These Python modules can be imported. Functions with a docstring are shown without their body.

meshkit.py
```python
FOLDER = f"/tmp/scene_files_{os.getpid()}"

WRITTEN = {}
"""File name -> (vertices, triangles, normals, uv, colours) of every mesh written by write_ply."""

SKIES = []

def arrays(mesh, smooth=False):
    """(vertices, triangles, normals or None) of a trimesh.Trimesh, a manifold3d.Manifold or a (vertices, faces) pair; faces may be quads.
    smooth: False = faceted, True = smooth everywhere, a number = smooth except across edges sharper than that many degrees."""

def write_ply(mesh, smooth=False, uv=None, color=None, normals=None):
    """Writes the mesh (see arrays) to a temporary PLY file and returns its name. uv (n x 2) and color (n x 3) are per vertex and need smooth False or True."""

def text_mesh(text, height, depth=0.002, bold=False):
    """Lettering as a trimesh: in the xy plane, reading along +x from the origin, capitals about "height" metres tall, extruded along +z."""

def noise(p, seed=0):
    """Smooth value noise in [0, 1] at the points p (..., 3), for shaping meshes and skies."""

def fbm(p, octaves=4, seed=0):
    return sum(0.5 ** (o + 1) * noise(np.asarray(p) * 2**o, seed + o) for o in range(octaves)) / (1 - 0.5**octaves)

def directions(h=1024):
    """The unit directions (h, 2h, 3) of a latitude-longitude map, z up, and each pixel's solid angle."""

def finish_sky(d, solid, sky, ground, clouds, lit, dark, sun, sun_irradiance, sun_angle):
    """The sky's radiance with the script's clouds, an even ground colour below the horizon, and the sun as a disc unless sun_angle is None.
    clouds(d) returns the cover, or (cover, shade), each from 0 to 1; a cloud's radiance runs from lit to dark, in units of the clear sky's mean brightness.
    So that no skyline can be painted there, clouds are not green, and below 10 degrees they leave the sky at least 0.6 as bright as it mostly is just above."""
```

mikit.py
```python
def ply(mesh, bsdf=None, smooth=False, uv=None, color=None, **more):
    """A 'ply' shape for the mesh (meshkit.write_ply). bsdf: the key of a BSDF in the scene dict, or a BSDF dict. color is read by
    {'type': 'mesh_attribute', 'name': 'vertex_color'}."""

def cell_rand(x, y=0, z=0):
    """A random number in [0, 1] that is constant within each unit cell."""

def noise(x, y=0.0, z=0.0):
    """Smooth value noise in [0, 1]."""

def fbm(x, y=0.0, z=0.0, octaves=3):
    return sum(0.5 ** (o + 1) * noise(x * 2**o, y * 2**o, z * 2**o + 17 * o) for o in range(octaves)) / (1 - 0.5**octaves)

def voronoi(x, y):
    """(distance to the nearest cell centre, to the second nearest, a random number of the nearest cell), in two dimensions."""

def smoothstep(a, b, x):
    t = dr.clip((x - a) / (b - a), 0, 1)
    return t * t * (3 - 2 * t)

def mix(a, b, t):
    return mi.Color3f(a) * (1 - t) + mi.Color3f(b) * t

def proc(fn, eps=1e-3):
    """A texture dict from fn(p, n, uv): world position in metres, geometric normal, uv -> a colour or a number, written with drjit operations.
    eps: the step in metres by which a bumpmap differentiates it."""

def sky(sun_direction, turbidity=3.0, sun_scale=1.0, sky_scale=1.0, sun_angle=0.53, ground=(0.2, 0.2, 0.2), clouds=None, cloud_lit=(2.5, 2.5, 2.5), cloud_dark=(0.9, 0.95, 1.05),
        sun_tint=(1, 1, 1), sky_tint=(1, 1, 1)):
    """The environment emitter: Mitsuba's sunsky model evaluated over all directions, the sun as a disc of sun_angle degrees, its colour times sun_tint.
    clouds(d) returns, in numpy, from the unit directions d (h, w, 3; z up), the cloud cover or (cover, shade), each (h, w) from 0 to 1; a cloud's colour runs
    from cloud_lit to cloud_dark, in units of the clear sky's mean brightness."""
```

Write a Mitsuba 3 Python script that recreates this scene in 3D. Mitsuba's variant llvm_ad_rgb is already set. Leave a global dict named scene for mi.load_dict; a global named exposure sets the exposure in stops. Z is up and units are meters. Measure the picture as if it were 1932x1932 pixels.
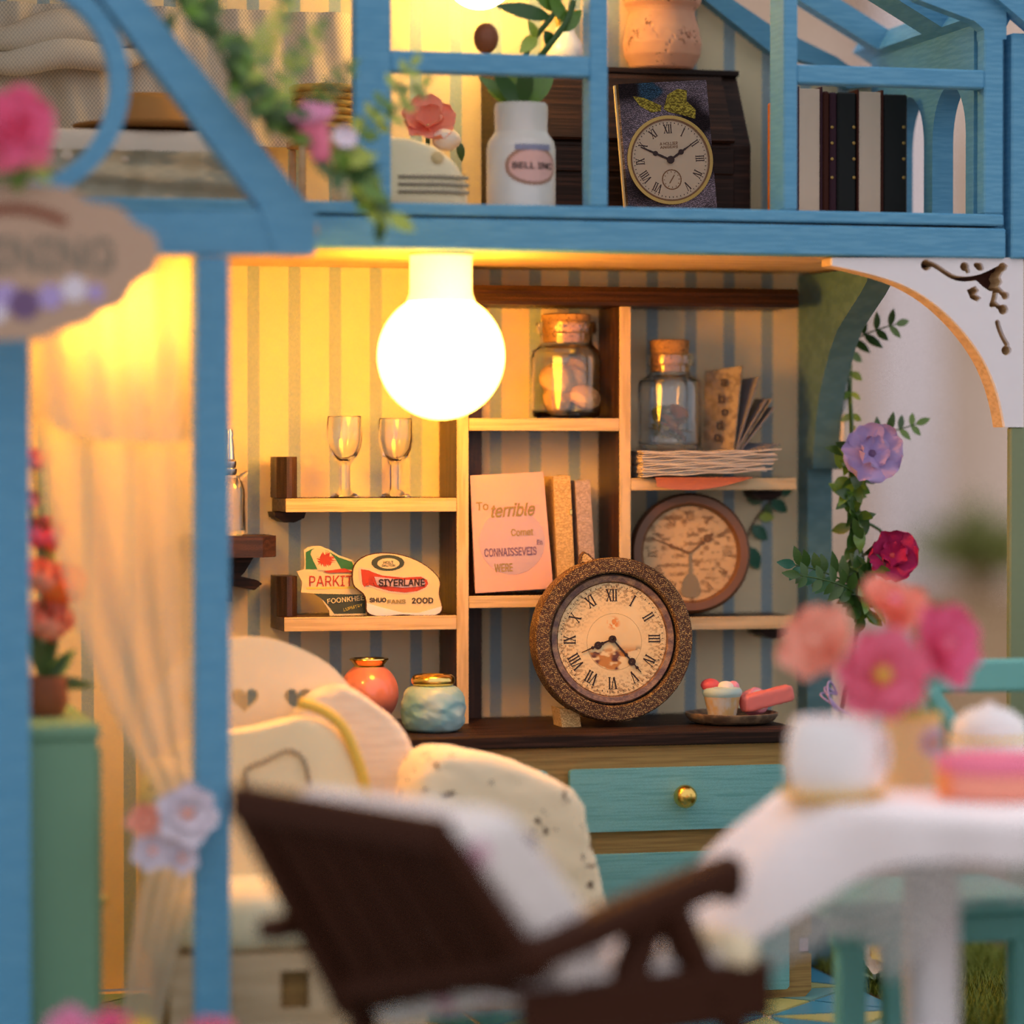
import math, random
import numpy as np, trimesh, manifold3d as m3, drjit as dr, mitsuba as mi
import mikit, meshkit
from shapely.geometry import Polygon, Point, LineString, box as sbox
from shapely.ops import unary_union
from shapely import affinity
from mikit import noise, fbm, cell_rand, smoothstep, mix

T = mi.ScalarTransform4f
rng = np.random.default_rng(7)
scene, labels = {}, {}

# ---------------------------------------------------------------- camera
FPX = 6000.0
TH, PH, ZC = math.atan(FPX / 23800.0), math.atan(116 / FPX), 1.013
FW = np.array([math.sin(TH) * math.cos(PH), math.cos(TH) * math.cos(PH), -math.sin(PH)])
RT = np.array([math.cos(TH), -math.sin(TH), 0.0])
UP = np.cross(RT, FW)
CAM = np.array([-6 * math.sin(TH), -6 * math.cos(TH), ZC])
scene['camera'] = {'type': 'thinlens', 'fov': math.degrees(2 * math.atan(966 / FPX)), 'fov_axis': 'x', 'aperture_radius': 0.065, 'focus_distance': 5.91,
                   'near_clip': 0.1, 'far_clip': 100.0, 'to_world': T().look_at(origin=CAM.tolist(), target=(CAM + FW).tolist(), up=UP.tolist())}
# ---------------------------------------------------------------- light: soft daylight of the room around the house; the lamps are in bulb()
scene['daylight'] = {'type': 'constant', 'radiance': {'type': 'rgb', 'value': [0.56, 0.55, 0.60]}}
exposure = 0.7


def P(px, py, Y):
    d = FW + RT * (px - 966) / FPX + UP * (966 - py) / FPX
    return CAM + d * ((Y - CAM[1]) / d[1])


def Pd(px, py, t): return CAM + (FW + RT * (px - 966) / FPX + UP * (966 - py) / FPX) * t
def PX(px, py, X):
    d = FW + RT * (px - 966) / FPX + UP * (966 - py) / FPX
    return CAM + d * ((X - CAM[0]) / d[0])


def PZ(px, py, z):
    d = FW + RT * (px - 966) / FPX + UP * (966 - py) / FPX
    return CAM + d * ((z - CAM[2]) / d[2])


def xY(px, Y, py=900): return P(px, py, Y)[0]
def zY(px, py, Y): return P(px, py, Y)[2]
def dep(p): return float((np.asarray(p) - CAM) @ FW)
def lin(*c):
    c = np.asarray(c, float) / 255
    return [float(v) for v in np.where(c < 0.04045, c / 12.92, ((c + 0.055) / 1.055) ** 2.4)]


# ---------------------------------------------------------------- scene entries
_count = {}


def key_for(name):
    n = _count.get(name, 0)
    _count[name] = n + 1
    return name if n == 0 else f'{name}_{n:03d}'


def thing(name, label, cat, group=None):
    k = key_for(name)
    labels[k] = {'label': label, 'category': cat}
    if group: labels[k]['group'] = group
    return k


def part(parent, name, mesh, mat, smooth=30, label=None, kind=None, **kw):
    k = key_for(parent + '__' + name)
    scene[k] = mikit.ply(mesh, 'mat_' + mat, smooth, **kw)
    if label or kind:
        labels[k] = {}
        if label: labels[k]['label'] = label
        if kind: labels[k]['kind'] = kind
    return k


def solo(name, mesh, mat, label, cat, smooth=30, group=None, kind=None, **kw):
    k = thing(name, label, cat, group)
    scene[k] = mikit.ply(mesh, 'mat_' + mat, smooth, **kw)
    if kind: labels[k]['kind'] = kind
    return k


def struct(name, mesh, mat, label, smooth=30, cat=None):
    k = key_for(name)
    scene[k] = mikit.ply(mesh, 'mat_' + mat, smooth)
    labels[k] = {'label': label, 'kind': 'structure', 'category': cat or name.split('_')[0]}
    return k


# ---------------------------------------------------------------- mesh helpers
def cbox(x0, x1, y0, y1, z0, z1, b=0.003):
    lo, hi = np.array([min(x0, x1), min(y0, y1), min(z0, z1)]), np.array([max(x0, x1), max(y0, y1), max(z0, z1)])
    b = min(b, 0.3 * (hi - lo).min())
    pts = []
    for s in np.ndindex(2, 2, 2):
        c = np.where(np.array(s) == 1, hi, lo)
        g = np.where(np.array(s) == 1, -b, b)
        for k in range(3):
            q = c + g
            q[k] = c[k]
            pts.append(q)
    return trimesh.convex.convex_hull(np.array(pts))


def slab(poly, y0, y1):
    """A polygon of (x, z) points (or a shapely shape) given thickness from y0 to y1."""
    poly = Polygon(poly) if not hasattr(poly, 'geom_type') else poly
    ms = []
    for g in getattr(poly, 'geoms', [poly]):
        m = trimesh.creation.extrude_polygon(g, abs(y1 - y0), engine='earcut')
        v = m.vertices.copy()
        m.vertices = np.stack([v[:, 0], max(y0, y1) - v[:, 2], v[:, 1]], 1)
        ms.append(m)
    return trimesh.util.concatenate(ms)


def slabx(poly, x0, x1):
    """A polygon of (y, z) points given thickness along x."""
    poly = Polygon(poly) if not hasattr(poly, 'geom_type') else poly
    m = trimesh.creation.extrude_polygon(poly, abs(x1 - x0), engine='earcut')
    v = m.vertices.copy()
    m.vertices = np.stack([min(x0, x1) + v[:, 2], v[:, 0], v[:, 1]], 1)
    return m


def pxz(pts, Y):
    """Outline seen at these pixels, on the upright plane y = Y, as (x, z) points."""
    return [tuple(P(a, b, Y)[[0, 2]]) for a, b in pts]


def smooth_path(pts, n=40, closed=False):
    from scipy.interpolate import splprep, splev
    p = np.array(pts, float)
    if closed: p = np.vstack([p, p[:1]])
    k = min(3, len(p) - 1)
    tck, _ = splprep(p.T, s=0, per=closed, k=k)
    return np.array(splev(np.linspace(0, 1, n + closed)[:n], tck)).T


def frame(d, up=(0, 0, 1)):
    d = np.asarray(d, float) / np.linalg.norm(d)
    s = np.cross(d, up)
    if np.linalg.norm(s) < 1e-3: s = np.cross(d, (1, 0, 0))
    s /= np.linalg.norm(s)
    return d, s, np.cross(s, d)


def bar(a, b, w, h, up=(0, 0, 1), bev=0.004):
    """A chamfered bar from a to b, w wide (sideways), h high (along up)."""
    a, b = np.asarray(a, float), np.asarray(b, float)
    d, s, u = frame(b - a, up)
    m = cbox(0, np.linalg.norm(b - a), -w / 2, w / 2, -h / 2, h / 2, bev)
    M = np.eye(4)
    M[:3, 0], M[:3, 1], M[:3, 2], M[:3, 3] = d, -s, u, a
    m.apply_transform(M)
    return m


def tube(pts, r, n=8):
    p = np.asarray(pts, float)
    r = np.broadcast_to(r, (len(p),))
    t = np.gradient(p, axis=0)
    t /= np.linalg.norm(t, axis=1, keepdims=True) + 1e-12
    ref = np.array([0.31, -0.52, 0.79])
    a = np.cross(t, ref); a /= np.linalg.norm(a, axis=1, keepdims=True) + 1e-9
    b = np.cross(t, a)
    an = np.arange(n) * 2 * np.pi / n
    v = p[:, None] + r[:, None, None] * (np.cos(an)[None, :, None] * a[:, None] + np.sin(an)[None, :, None] * b[:, None])
    m = len(p)
    i, j = np.meshgrid(np.arange(m - 1), np.arange(n), indexing='ij')
    q = np.stack([i * n + j, i * n + (j + 1) % n, (i + 1) * n + (j + 1) % n, (i + 1) * n + j], -1).reshape(-1, 4)
    f = np.vstack([q[:, [0, 1, 2]], q[:, [0, 2, 3]]])
    V = np.vstack([v.reshape(-1, 3), p[:1], p[-1:]])
    k = np.arange(n)
    f = np.vstack([f, np.stack([k * 0 + m * n, (k + 1) % n, k], 1), np.stack([k * 0 + m * n + 1, (m - 1) * n + k, (m - 1) * n + (k + 1) % n], 1)])
    out = trimesh.Trimesh(V, f, process=False)
    if out.volume < 0: out.invert()
    return out


def lathe(prof, at=(0, 0, 0), n=48, M=None):
    m = trimesh.creation.revolve(np.array(prof, float), sections=n)
    if m.volume < 0: m.invert()
    if M is not None: m.apply_transform(M)
    m.apply_translation(at)
    return m


def cat(*ms): return trimesh.util.concatenate([m for m in ms if m is not None])
def ball(c, r, s=(1, 1, 1), sub=3):
    m = trimesh.creation.icosphere(subdivisions=sub, radius=1.0)
    m.vertices = m.vertices * np.array(s) * r + np.asarray(c)
    return m


def hull_balls(pts, r):
    vs = []
    b = trimesh.creation.icosphere(subdivisions=2, radius=1.0).vertices
    r = np.broadcast_to(r, (len(pts),))
    for p, q in zip(pts, r): vs.append(b * q + np.asarray(p))
    return trimesh.convex.convex_hull(np.vstack(vs))


def puff(mesh, edge=0.02, it=12, lamb=0.5, amp=0.0, freq=30.0, seed=0):
    """A refined and softened copy of a solid: cushions, upholstery, dough."""
    M = m3.Manifold(m3.Mesh(np.asarray(mesh.vertices, np.float32), np.asarray(mesh.faces, np.uint32)))
    if M.is_empty(): mm = mesh.subdivide_to_size(edge)
    else:
        q = M.refine_to_length(edge).to_mesh()
        mm = trimesh.Trimesh(np.array(q.vert_properties[:, :3], float), np.array(q.tri_verts), process=True)
    trimesh.smoothing.filter_laplacian(mm, lamb=lamb, iterations=it, volume_constraint=False)
    if amp:
        n = mm.vertex_normals
        mm.vertices = mm.vertices + n * (amp * (meshkit.fbm(mm.vertices * freq, 3, seed) - 0.5) * 2)[:, None]
    return mm


def rotm(ang, axis, about=(0, 0, 0)): return trimesh.transformations.rotation_matrix(math.radians(ang), axis, about)
def tf(mesh, M):
    mesh = mesh.copy(); mesh.apply_transform(M); return mesh


def face_frame(o, lean=0.0, turn=0.0):
    """Local x right, y up, z towards -Y (the viewer's side), at o; lean tips the top back, turn is about the upright."""
    M = np.eye(4)
    M[:3, 0], M[:3, 1], M[:3, 2], M[:3, 3] = (1, 0, 0), (0, 0, 1), (0, -1, 0), 0
    R = rotm(turn, (0, 0, 1)) @ rotm(-lean, (1, 0, 0))
    Q = np.eye(4); Q[:3, 3] = o
    return Q @ R @ M


def ext(poly, z0, z1):
    ms = [trimesh.creation.extrude_polygon(g, z1 - z0, engine='earcut') for g in getattr(poly, 'geoms', [poly]) if g.area > 0]
    m = trimesh.util.concatenate(ms)
    m.apply_translation((0, 0, z0))
    return m


def text(s, h, M, depth=0.0012, bold=False, width=None, shear=0.0):
    m = meshkit.text_mesh(s, h, depth, bold)
    lo, hi = m.bounds
    m.apply_translation((-(lo[0] + hi[0]) / 2, -(lo[1] + hi[1]) / 2, 0))
    if width: m.vertices[:, 0] *= width / (hi[0] - lo[0])
    if shear: m.vertices[:, 0] += shear * m.vertices[:, 1]
    m.apply_transform(M)
    return m


def shift(x, y, z=0): 
    M = np.eye(4); M[:3, 3] = (x, y, z); return M


def leaf(b, d, n, L, W, bend=0.18, k=6, fold=0.12):
    b, d, n = np.asarray(b, float), np.asarray(d, float), np.asarray(n, float)
    d = d / np.linalg.norm(d)
    n = n - d * (n @ d); n /= np.linalg.norm(n) + 1e-9
    s = np.cross(d, n)
    t = np.linspace(0, 1, k)
    w = W / 2 * np.sin(np.pi * np.clip(t, 0.02, 0.985) ** 0.85) ** 0.8
    c = b + d * (L * t)[:, None] - n * (bend * L * t * t)[:, None]
    v = np.concatenate([c - s * w[:, None] + n * (fold * w)[:, None], c, c + s * w[:, None] + n * (fold * w)[:, None]])
    f = []
    for i in range(k - 1):
        for o in (0, k):
            f += [[o + i, o + i + 1, o + k + i + 1], [o + i, o + k + i + 1, o + k + i]]
    return trimesh.Trimesh(v, np.array(f), process=False)


def petal(b, d, n, L, W, cup=0.3, ruffle=0.0, seed=0, k=7, m=7, tip=0.25):
    b, d, n = np.asarray(b, float), np.asarray(d, float), np.asarray(n, float)
    d = d / np.linalg.norm(d)
    n = n - d * (n @ d); n /= np.linalg.norm(n) + 1e-9
    s = np.cross(d, n)
    t, u = np.meshgrid(np.linspace(0, 1, k), np.linspace(-1, 1, m), indexing='ij')
    w = W / 2 * (0.22 + 0.78 * np.sin(np.pi * 0.5 * np.clip(t / 0.62, 0, 1))) * np.sqrt(np.clip(1 - np.clip((t - 0.62) / 0.42, 0, 1) ** 2, 0.02, 1))
    LL = L * t * (1 - tip * 0.3 * u * u * t)
    rf = ruffle * L * t * np.sin(u * 4.3 + seed * 1.7) * (0.4 + 0.6 * np.abs(u))
    h = cup * L * (u * u * 0.5 * t + 0.55 * t * t * (t - 0.35)) + rf
    v = b + d * LL[..., None] + s * (w * u)[..., None] + n * h[..., None]
    i, j = np.meshgrid(np.arange(k - 1), np.arange(m - 1), indexing='ij')
    q = np.stack([i * m + j, (i + 1) * m + j, (i + 1) * m + j + 1, i * m + j + 1], -1).reshape(-1, 4)
    return trimesh.Trimesh(v.reshape(-1, 3), np.vstack([q[:, [0, 1, 2]], q[:, [0, 2, 3]]]), process=False)


def blossom(c, axis, R, rings, ruffle=0.06, cup=0.3, seed=0, wide=1.0):
    """Petals round an axis. rings: (how many, length share, elevation in degrees)."""
    r = random.Random(seed)
    a, s, u = frame(axis)
    out, k = [], 0
    for n, share, el in rings:
        off = r.random() * 6.28
        for i in range(n):
            an = off + i * 2 * math.pi / n + r.uniform(-0.12, 0.12)
            e = math.radians(el + r.uniform(-8, 8))
            rad = math.cos(an) * s + math.sin(an) * u
            d = rad * math.cos(e) + a * math.sin(e)
            nn = a * math.cos(e) - rad * math.sin(e)
            L = R * share * r.uniform(0.92, 1.06)
            out.append(petal(np.asarray(c) + rad * R * 0.05, d, nn, L, wide * L * (1.1 if n <= 5 else 0.9), cup, ruffle, seed + k))
            k += 1
    return out


# ---------------------------------------------------------------- materials
def pb(key, color, rough=0.55, spec=0.4, two=True, **more):
    c = color if isinstance(color, dict) else {'type': 'rgb', 'value': list(color)}
    b = {'type': 'principled', 'base_color': c, 'roughness': rough, 'specular': spec, **more}
    scene['mat_' + key] = {'type': 'twosided', 'bsdf': b} if two else b
    return key


def grain(a, b, sx, sy, sz, lo=0.3, hi=0.75, speck=0.0):
    def f(p, n, uv):
        g = fbm(p.x * sx, p.y * sy, p.z * sz, 3)
        c = mix(a, b, smoothstep(lo, hi, g))
        if speck:
            c = c * (1.0 - speck + 2 * speck * cell_rand(p.x * 420, p.y * 420, p.z * 420))
        return c
    return mikit.proc(f)


def f_wall(p, n, uv):
    u = (p.x + 0.4675) / 0.0788
    d = dr.abs(u - dr.floor(u + 0.5)) * 0.0788
    w = 0.5 + 0.25 * dr.sin(p.x * 1500) * dr.sin(p.z * 1500) + 0.5 * (noise(p.x * 700, p.y * 700, p.z * 700) - 0.5)
    stripe = 1 - smoothstep(0.0112, 0.0120, d)
    cream = mix([0.84, 0.70, 0.45], [0.76, 0.61, 0.38], w)
    blue = mix([0.24, 0.36, 0.42], [0.46, 0.49, 0.45], smoothstep(0.2, 0.9, w))
    return mix(cream, blue, stripe) * (0.94 + 0.12 * fbm(p.x * 5, p.y * 5, p.z * 5, 2))


def f_spots(p, n, uv):
    s = fbm(p.x * 62, p.y * 62, p.z * 62, 3)
    b = noise(p.x * 9 + 3, p.y * 9, p.z * 9)
    return mix([0.86, 0.71, 0.48], [0.13, 0.08, 0.05], smoothstep(0.66, 0.74, s) * smoothstep(0.35, 0.6, b))


def f_glitter(p, n, uv):
    s = cell_rand(p.x * 620, p.y * 620, p.z * 620)
    b = fbm(p.x * 40, p.y * 40, p.z * 40, 2)
    return mix(mix([0.035, 0.015, 0.010], [0.085, 0.04, 0.024], b), [0.58, 0.40, 0.16], smoothstep(0.62, 1.0, s) * (0.35 + 0.7 * b))


DIAL = P(1158.5, 1211, -0.115)


def f_dial(p, n, uv):
    x, z = (p.x - DIAL[0]) / 0.106, (p.z - DIAL[2]) / 0.106
    r = dr.sqrt(x * x + z * z)
    sp = fbm(p.x * 260, p.y * 0 + 3, p.z * 260, 2)
    lo = fbm(p.x * 24 + 5, 1.5, p.z * 24, 3)
    c = mix([0.84, 0.63, 0.35], [0.72, 0.47, 0.21], lo)
    dirt = smoothstep(0.46, 0.66, sp) * smoothstep(0.30, 0.6, lo + 0.25 * smoothstep(0.2, -0.9, z)) * smoothstep(0.45, 0.95, r)
    c = mix(c, [0.30, 0.15, 0.06], 0.8 * dirt)
    inner = (1 - smoothstep(0.47, 0.52, r))
    scn = inner * smoothstep(-0.02, -0.20, z) * smoothstep(0.38, 0.52, fbm(p.x * 48 + 9, 2.5, p.z * 60, 3))
    c = mix(c, mix([0.50, 0.20, 0.05], [0.10, 0.03, 0.03], smoothstep(0.4, 0.7, fbm(p.x * 70, 7.0, p.z * 70, 2))), scn)
    dx, dz = x + 0.01, z - 0.33
    fl = smoothstep(0.15, 0.06, dr.sqrt(dx * dx + dz * dz)) * smoothstep(0.42, 0.55, fbm(p.x * 150, 4.0, p.z * 150, 2))
    c = mix(c, [0.72, 0.25, 0.06], fl)
    ring = smoothstep(0.010, 0.003, dr.abs(r - 0.5)) + smoothstep(0.007, 0.002, dr.abs(r - 0.93)) + smoothstep(0.007, 0.002, dr.abs(r - 0.965))
    return mix(c, [0.40, 0.26, 0.12], 0.6 * dr.minimum(ring, 1))


def f_dial_old(p, n, uv):
    a = fbm(p.x * 95, p.y * 20, p.z * 120, 3)
    return mix([0.56, 0.38, 0.20], [0.26, 0.15, 0.07], smoothstep(0.48, 0.72, a))


def f_print(p, n, uv):
    a = fbm(p.x * 16 + 4, 0.3, p.z * 16, 2)
    s = cell_rand(p.x * 560, 0, p.z * 560)
    c = mix([0.018, 0.010, 0.012], [0.24, 0.18, 0.22], smoothstep(0.36, 0.66, a))
    c = mix(c, [0.03, 0.07, 0.12], smoothstep(0.6, 0.7, fbm(p.x * 22, 5.3, p.z * 22, 2)))
    return c * (0.25 + 1.1 * s * s)


def f_speck(a, b):
    def f(p, n, uv): return mix(a, b, smoothstep(0.2, 0.9, noise(p.x * 420, p.y * 420, p.z * 420)))
    return mikit.proc(f)


def f_cork(p, n, uv): return mix([0.42, 0.22, 0.08], [0.14, 0.06, 0.025], smoothstep(0.5, 0.8, fbm(p.x * 260, p.y * 260, p.z * 200, 3)))
def f_clay(p, n, uv):
    pits = smoothstep(0.66, 0.74, noise(p.x * 190, p.y * 190, p.z * 150)) * smoothstep(0.45, 0.6, noise(p.x * 26, p.y * 26, p.z * 26))
    return mix(mix([0.70, 0.36, 0.22], [0.60, 0.28, 0.17], fbm(p.x * 40, p.y * 40, p.z * 40, 2)), [0.26, 0.10, 0.05], pits)
def f_lace(p, n, uv):
    g = 0.5 + 0.5 * dr.sin(p.x * 900) * dr.sin(p.z * 700)
    return mix([0.72, 0.62, 0.48], [0.42, 0.36, 0.27], g)


def f_quilt(p, n, uv): return mix([0.33, 0.31, 0.23], [0.55, 0.44, 0.28], smoothstep(0.4, 0.65, fbm(p.x * 14, p.y * 14, p.z * 40, 3)))
def f_pages(p, n, uv): return mix([0.64, 0.56, 0.47], [0.55, 0.46, 0.37], fbm(p.x * 60, p.y * 8, p.z * 8, 2))
def f_cup(p, n, uv): return mix([0.55, 0.36, 0.14], [0.55, 0.50, 0.42], smoothstep(0.3, 0.75, fbm(p.x * 90, p.y * 90, p.z * 50, 3)))
def f_floral(p, n, uv):
    a = fbm(p.x * 17 + 2, p.y * 17, p.z * 17, 2)
    return mix([0.74, 0.68, 0.63], [0.60, 0.34, 0.40], smoothstep(0.66, 0.76, a))


def f_far(p, n, uv): return mix([0.60, 0.46, 0.36], [0.46, 0.33, 0.23], smoothstep(0.3, 0.7, fbm(p.x * 0.9, 2.0, p.z * 0.9, 2)))


pb('wallpaper', mikit.proc(f_wall), 0.85, 0.15)
pb('blue_paint', grain([0.085, 0.285, 0.455], [0.125, 0.345, 0.51], 30, 30, 220), 0.55, 0.3)
pb('teal_paint', grain([0.115, 0.34, 0.345], [0.17, 0.42, 0.43], 14, 200, 330, 0.25, 0.6, 0.06), 0.5, 0.35)
pb('wall_teal', grain([0.075, 0.175, 0.20], [0.105, 0.215, 0.24], 40, 40, 60), 0.55, 0.35)
pb('green_paint', [0.15, 0.30, 0.18], 0.45, 0.4)
pb('sage_paint', [0.20, 0.24, 0.13], 0.6, 0.3)
pb('chair_teal', [0.14, 0.40, 0.36], 0.5, 0.35)
pb('dark_wood', grain([0.022, 0.008, 0.004], [0.056, 0.020, 0.008], 9, 90, 160, 0.3, 0.75, 0.15), 0.42, 0.45)
pb('dark_wood_up', grain([0.022, 0.008, 0.004], [0.056, 0.020, 0.008], 120, 120, 9, 0.3, 0.75, 0.15), 0.42, 0.45)
pb('black_wood', grain([0.014, 0.007, 0.005], [0.045, 0.020, 0.013], 10, 120, 210, 0.35, 0.8), 0.5, 0.15)
pb('chair_wood', [0.046, 0.015, 0.007], 0.6, 0.1)
pb('edge_wood', grain([0.68, 0.49, 0.27], [0.52, 0.36, 0.18], 10, 80, 190, 0.35, 0.8), 0.6, 0.3)
pb('edge_wood_up', grain([0.68, 0.49, 0.27], [0.52, 0.36, 0.18], 150, 80, 10, 0.35, 0.8), 0.6, 0.3)
pb('carcass_wood', grain([0.40, 0.24, 0.075], [0.27, 0.15, 0.045], 9, 120, 210, 0.3, 0.75), 0.55, 0.3)
pb('ceiling_wood', grain([0.58, 0.42, 0.25], [0.48, 0.33, 0.18], 12, 60, 60), 0.6, 0.3)
pb('white_paint', [0.78, 0.74, 0.74], 0.5, 0.35)
pb('burnt_edge', [0.07, 0.025, 0.016], 0.7, 0.2)
pb('glitter_wood', mikit.proc(f_glitter), 0.6, 0.2)
pb('bezel', grain([0.12, 0.06, 0.05], [0.30, 0.17, 0.09], 90, 90, 90, 0.3, 0.8, 0.2), 0.4, 0.5)
pb('dial', mikit.proc(f_dial), 0.6, 0.3)
pb('dial_old', mikit.proc(f_dial_old), 0.6, 0.3)
pb('walnut', [0.17, 0.075, 0.035], 0.45, 0.4)
pb('ink', [0.035, 0.018, 0.016], 0.6, 0.2)
pb('brown_ink', [0.16, 0.08, 0.04], 0.7, 0.2)
pb('picture_print', mikit.proc(f_print), 0.7, 0.1)
pb('brass', [0.83, 0.55, 0.14], 0.22, 0.5, metallic=1.0)
pb('gold', [0.90, 0.62, 0.18], 0.18, 0.5, metallic=1.0)
pb('old_gold', [0.40, 0.25, 0.07], 0.4, 0.4, metallic=0.6)
pb('silver', [0.55, 0.58, 0.63], 0.25, 0.5, metallic=1.0)
pb('coral_glaze', [0.83, 0.25, 0.16], 0.12, 0.5, clearcoat=0.8, clearcoat_gloss=0.95)
pb('blue_glaze', grain([0.20, 0.42, 0.46], [0.38, 0.52, 0.50], 30, 30, 30), 0.25, 0.5, clearcoat=0.5)
pb('clay', mikit.proc(f_clay), 0.75, 0.25)
pb('cork', mikit.proc(f_cork), 0.85, 0.2)
pb('pink_cover', [0.73, 0.42, 0.36], 0.6, 0.3)
pb('lilac', [0.50, 0.36, 0.42], 0.6, 0.3)
pb('tan_cloth', f_speck([0.44, 0.28, 0.11], [0.70, 0.50, 0.24]), 0.75, 0.2)
pb('grey_cloth', f_speck([0.30, 0.22, 0.19], [0.58, 0.46, 0.40]), 0.75, 0.2)
pb('pages', mikit.proc(f_pages), 0.8, 0.2)
pb('slate_paper', [0.20, 0.20, 0.23], 0.75, 0.2)
pb('printed_paper', grain([0.34, 0.28, 0.19], [0.20, 0.16, 0.11], 90, 90, 90, 0.4, 0.7), 0.75, 0.2)
pb('red_paper', [0.40, 0.13, 0.08], 0.6, 0.3)
pb('cream_cover', [0.66, 0.52, 0.40], 0.6, 0.3)
pb('brown_cover', [0.055, 0.016, 0.010], 0.6, 0.12)
pb('plum_cover', [0.045, 0.018, 0.028], 0.6, 0.12)
pb('black_cover', [0.018, 0.020, 0.020], 0.6, 0.12)
pb('orange_cover', [0.55, 0.15, 0.03], 0.5, 0.4)
pb('card_cream', [0.72, 0.57, 0.32], 0.6, 0.3)
pb('card_green', [0.03, 0.16, 0.07], 0.6, 0.3)
pb('card_red', [0.45, 0.05, 0.03], 0.6, 0.3)
pb('card_dark', [0.045, 0.06, 0.05], 0.6, 0.3)
pb('card_yellow', [0.72, 0.55, 0.12], 0.6, 0.3)
pb('cream_paint', [0.86, 0.73, 0.52], 0.5, 0.35)
pb('cream_fabric', [0.86, 0.73, 0.48], 0.85, 0.15, sheen=0.3)
pb('linen', grain([0.78, 0.68, 0.54], [0.68, 0.58, 0.46], 20, 20, 160), 0.85, 0.15)
pb('boucle', mikit.proc(f_spots), 0.9, 0.1, sheen=0.4)
pb('floral_cloth', mikit.proc(f_floral), 0.9, 0.1)
pb('gold_trim', [0.75, 0.50, 0.08], 0.5, 0.4)
pb('grey_line', [0.34, 0.28, 0.20], 0.7, 0.2)
pb('tablecloth', [0.82, 0.76, 0.74], 0.9, 0.1)
pb('grey_lace', [0.40, 0.40, 0.36], 0.9, 0.1)
pb('china', [0.84, 0.80, 0.77], 0.2, 0.5, clearcoat=0.5)
pb('frosted', [0.72, 0.66, 0.60], 0.3, 0.5, clearcoat=0.4)
pb('label_tan', [0.42, 0.22, 0.15], 0.6, 0.3)
pb('label_blue', [0.25, 0.25, 0.36], 0.6, 0.3)
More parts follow.
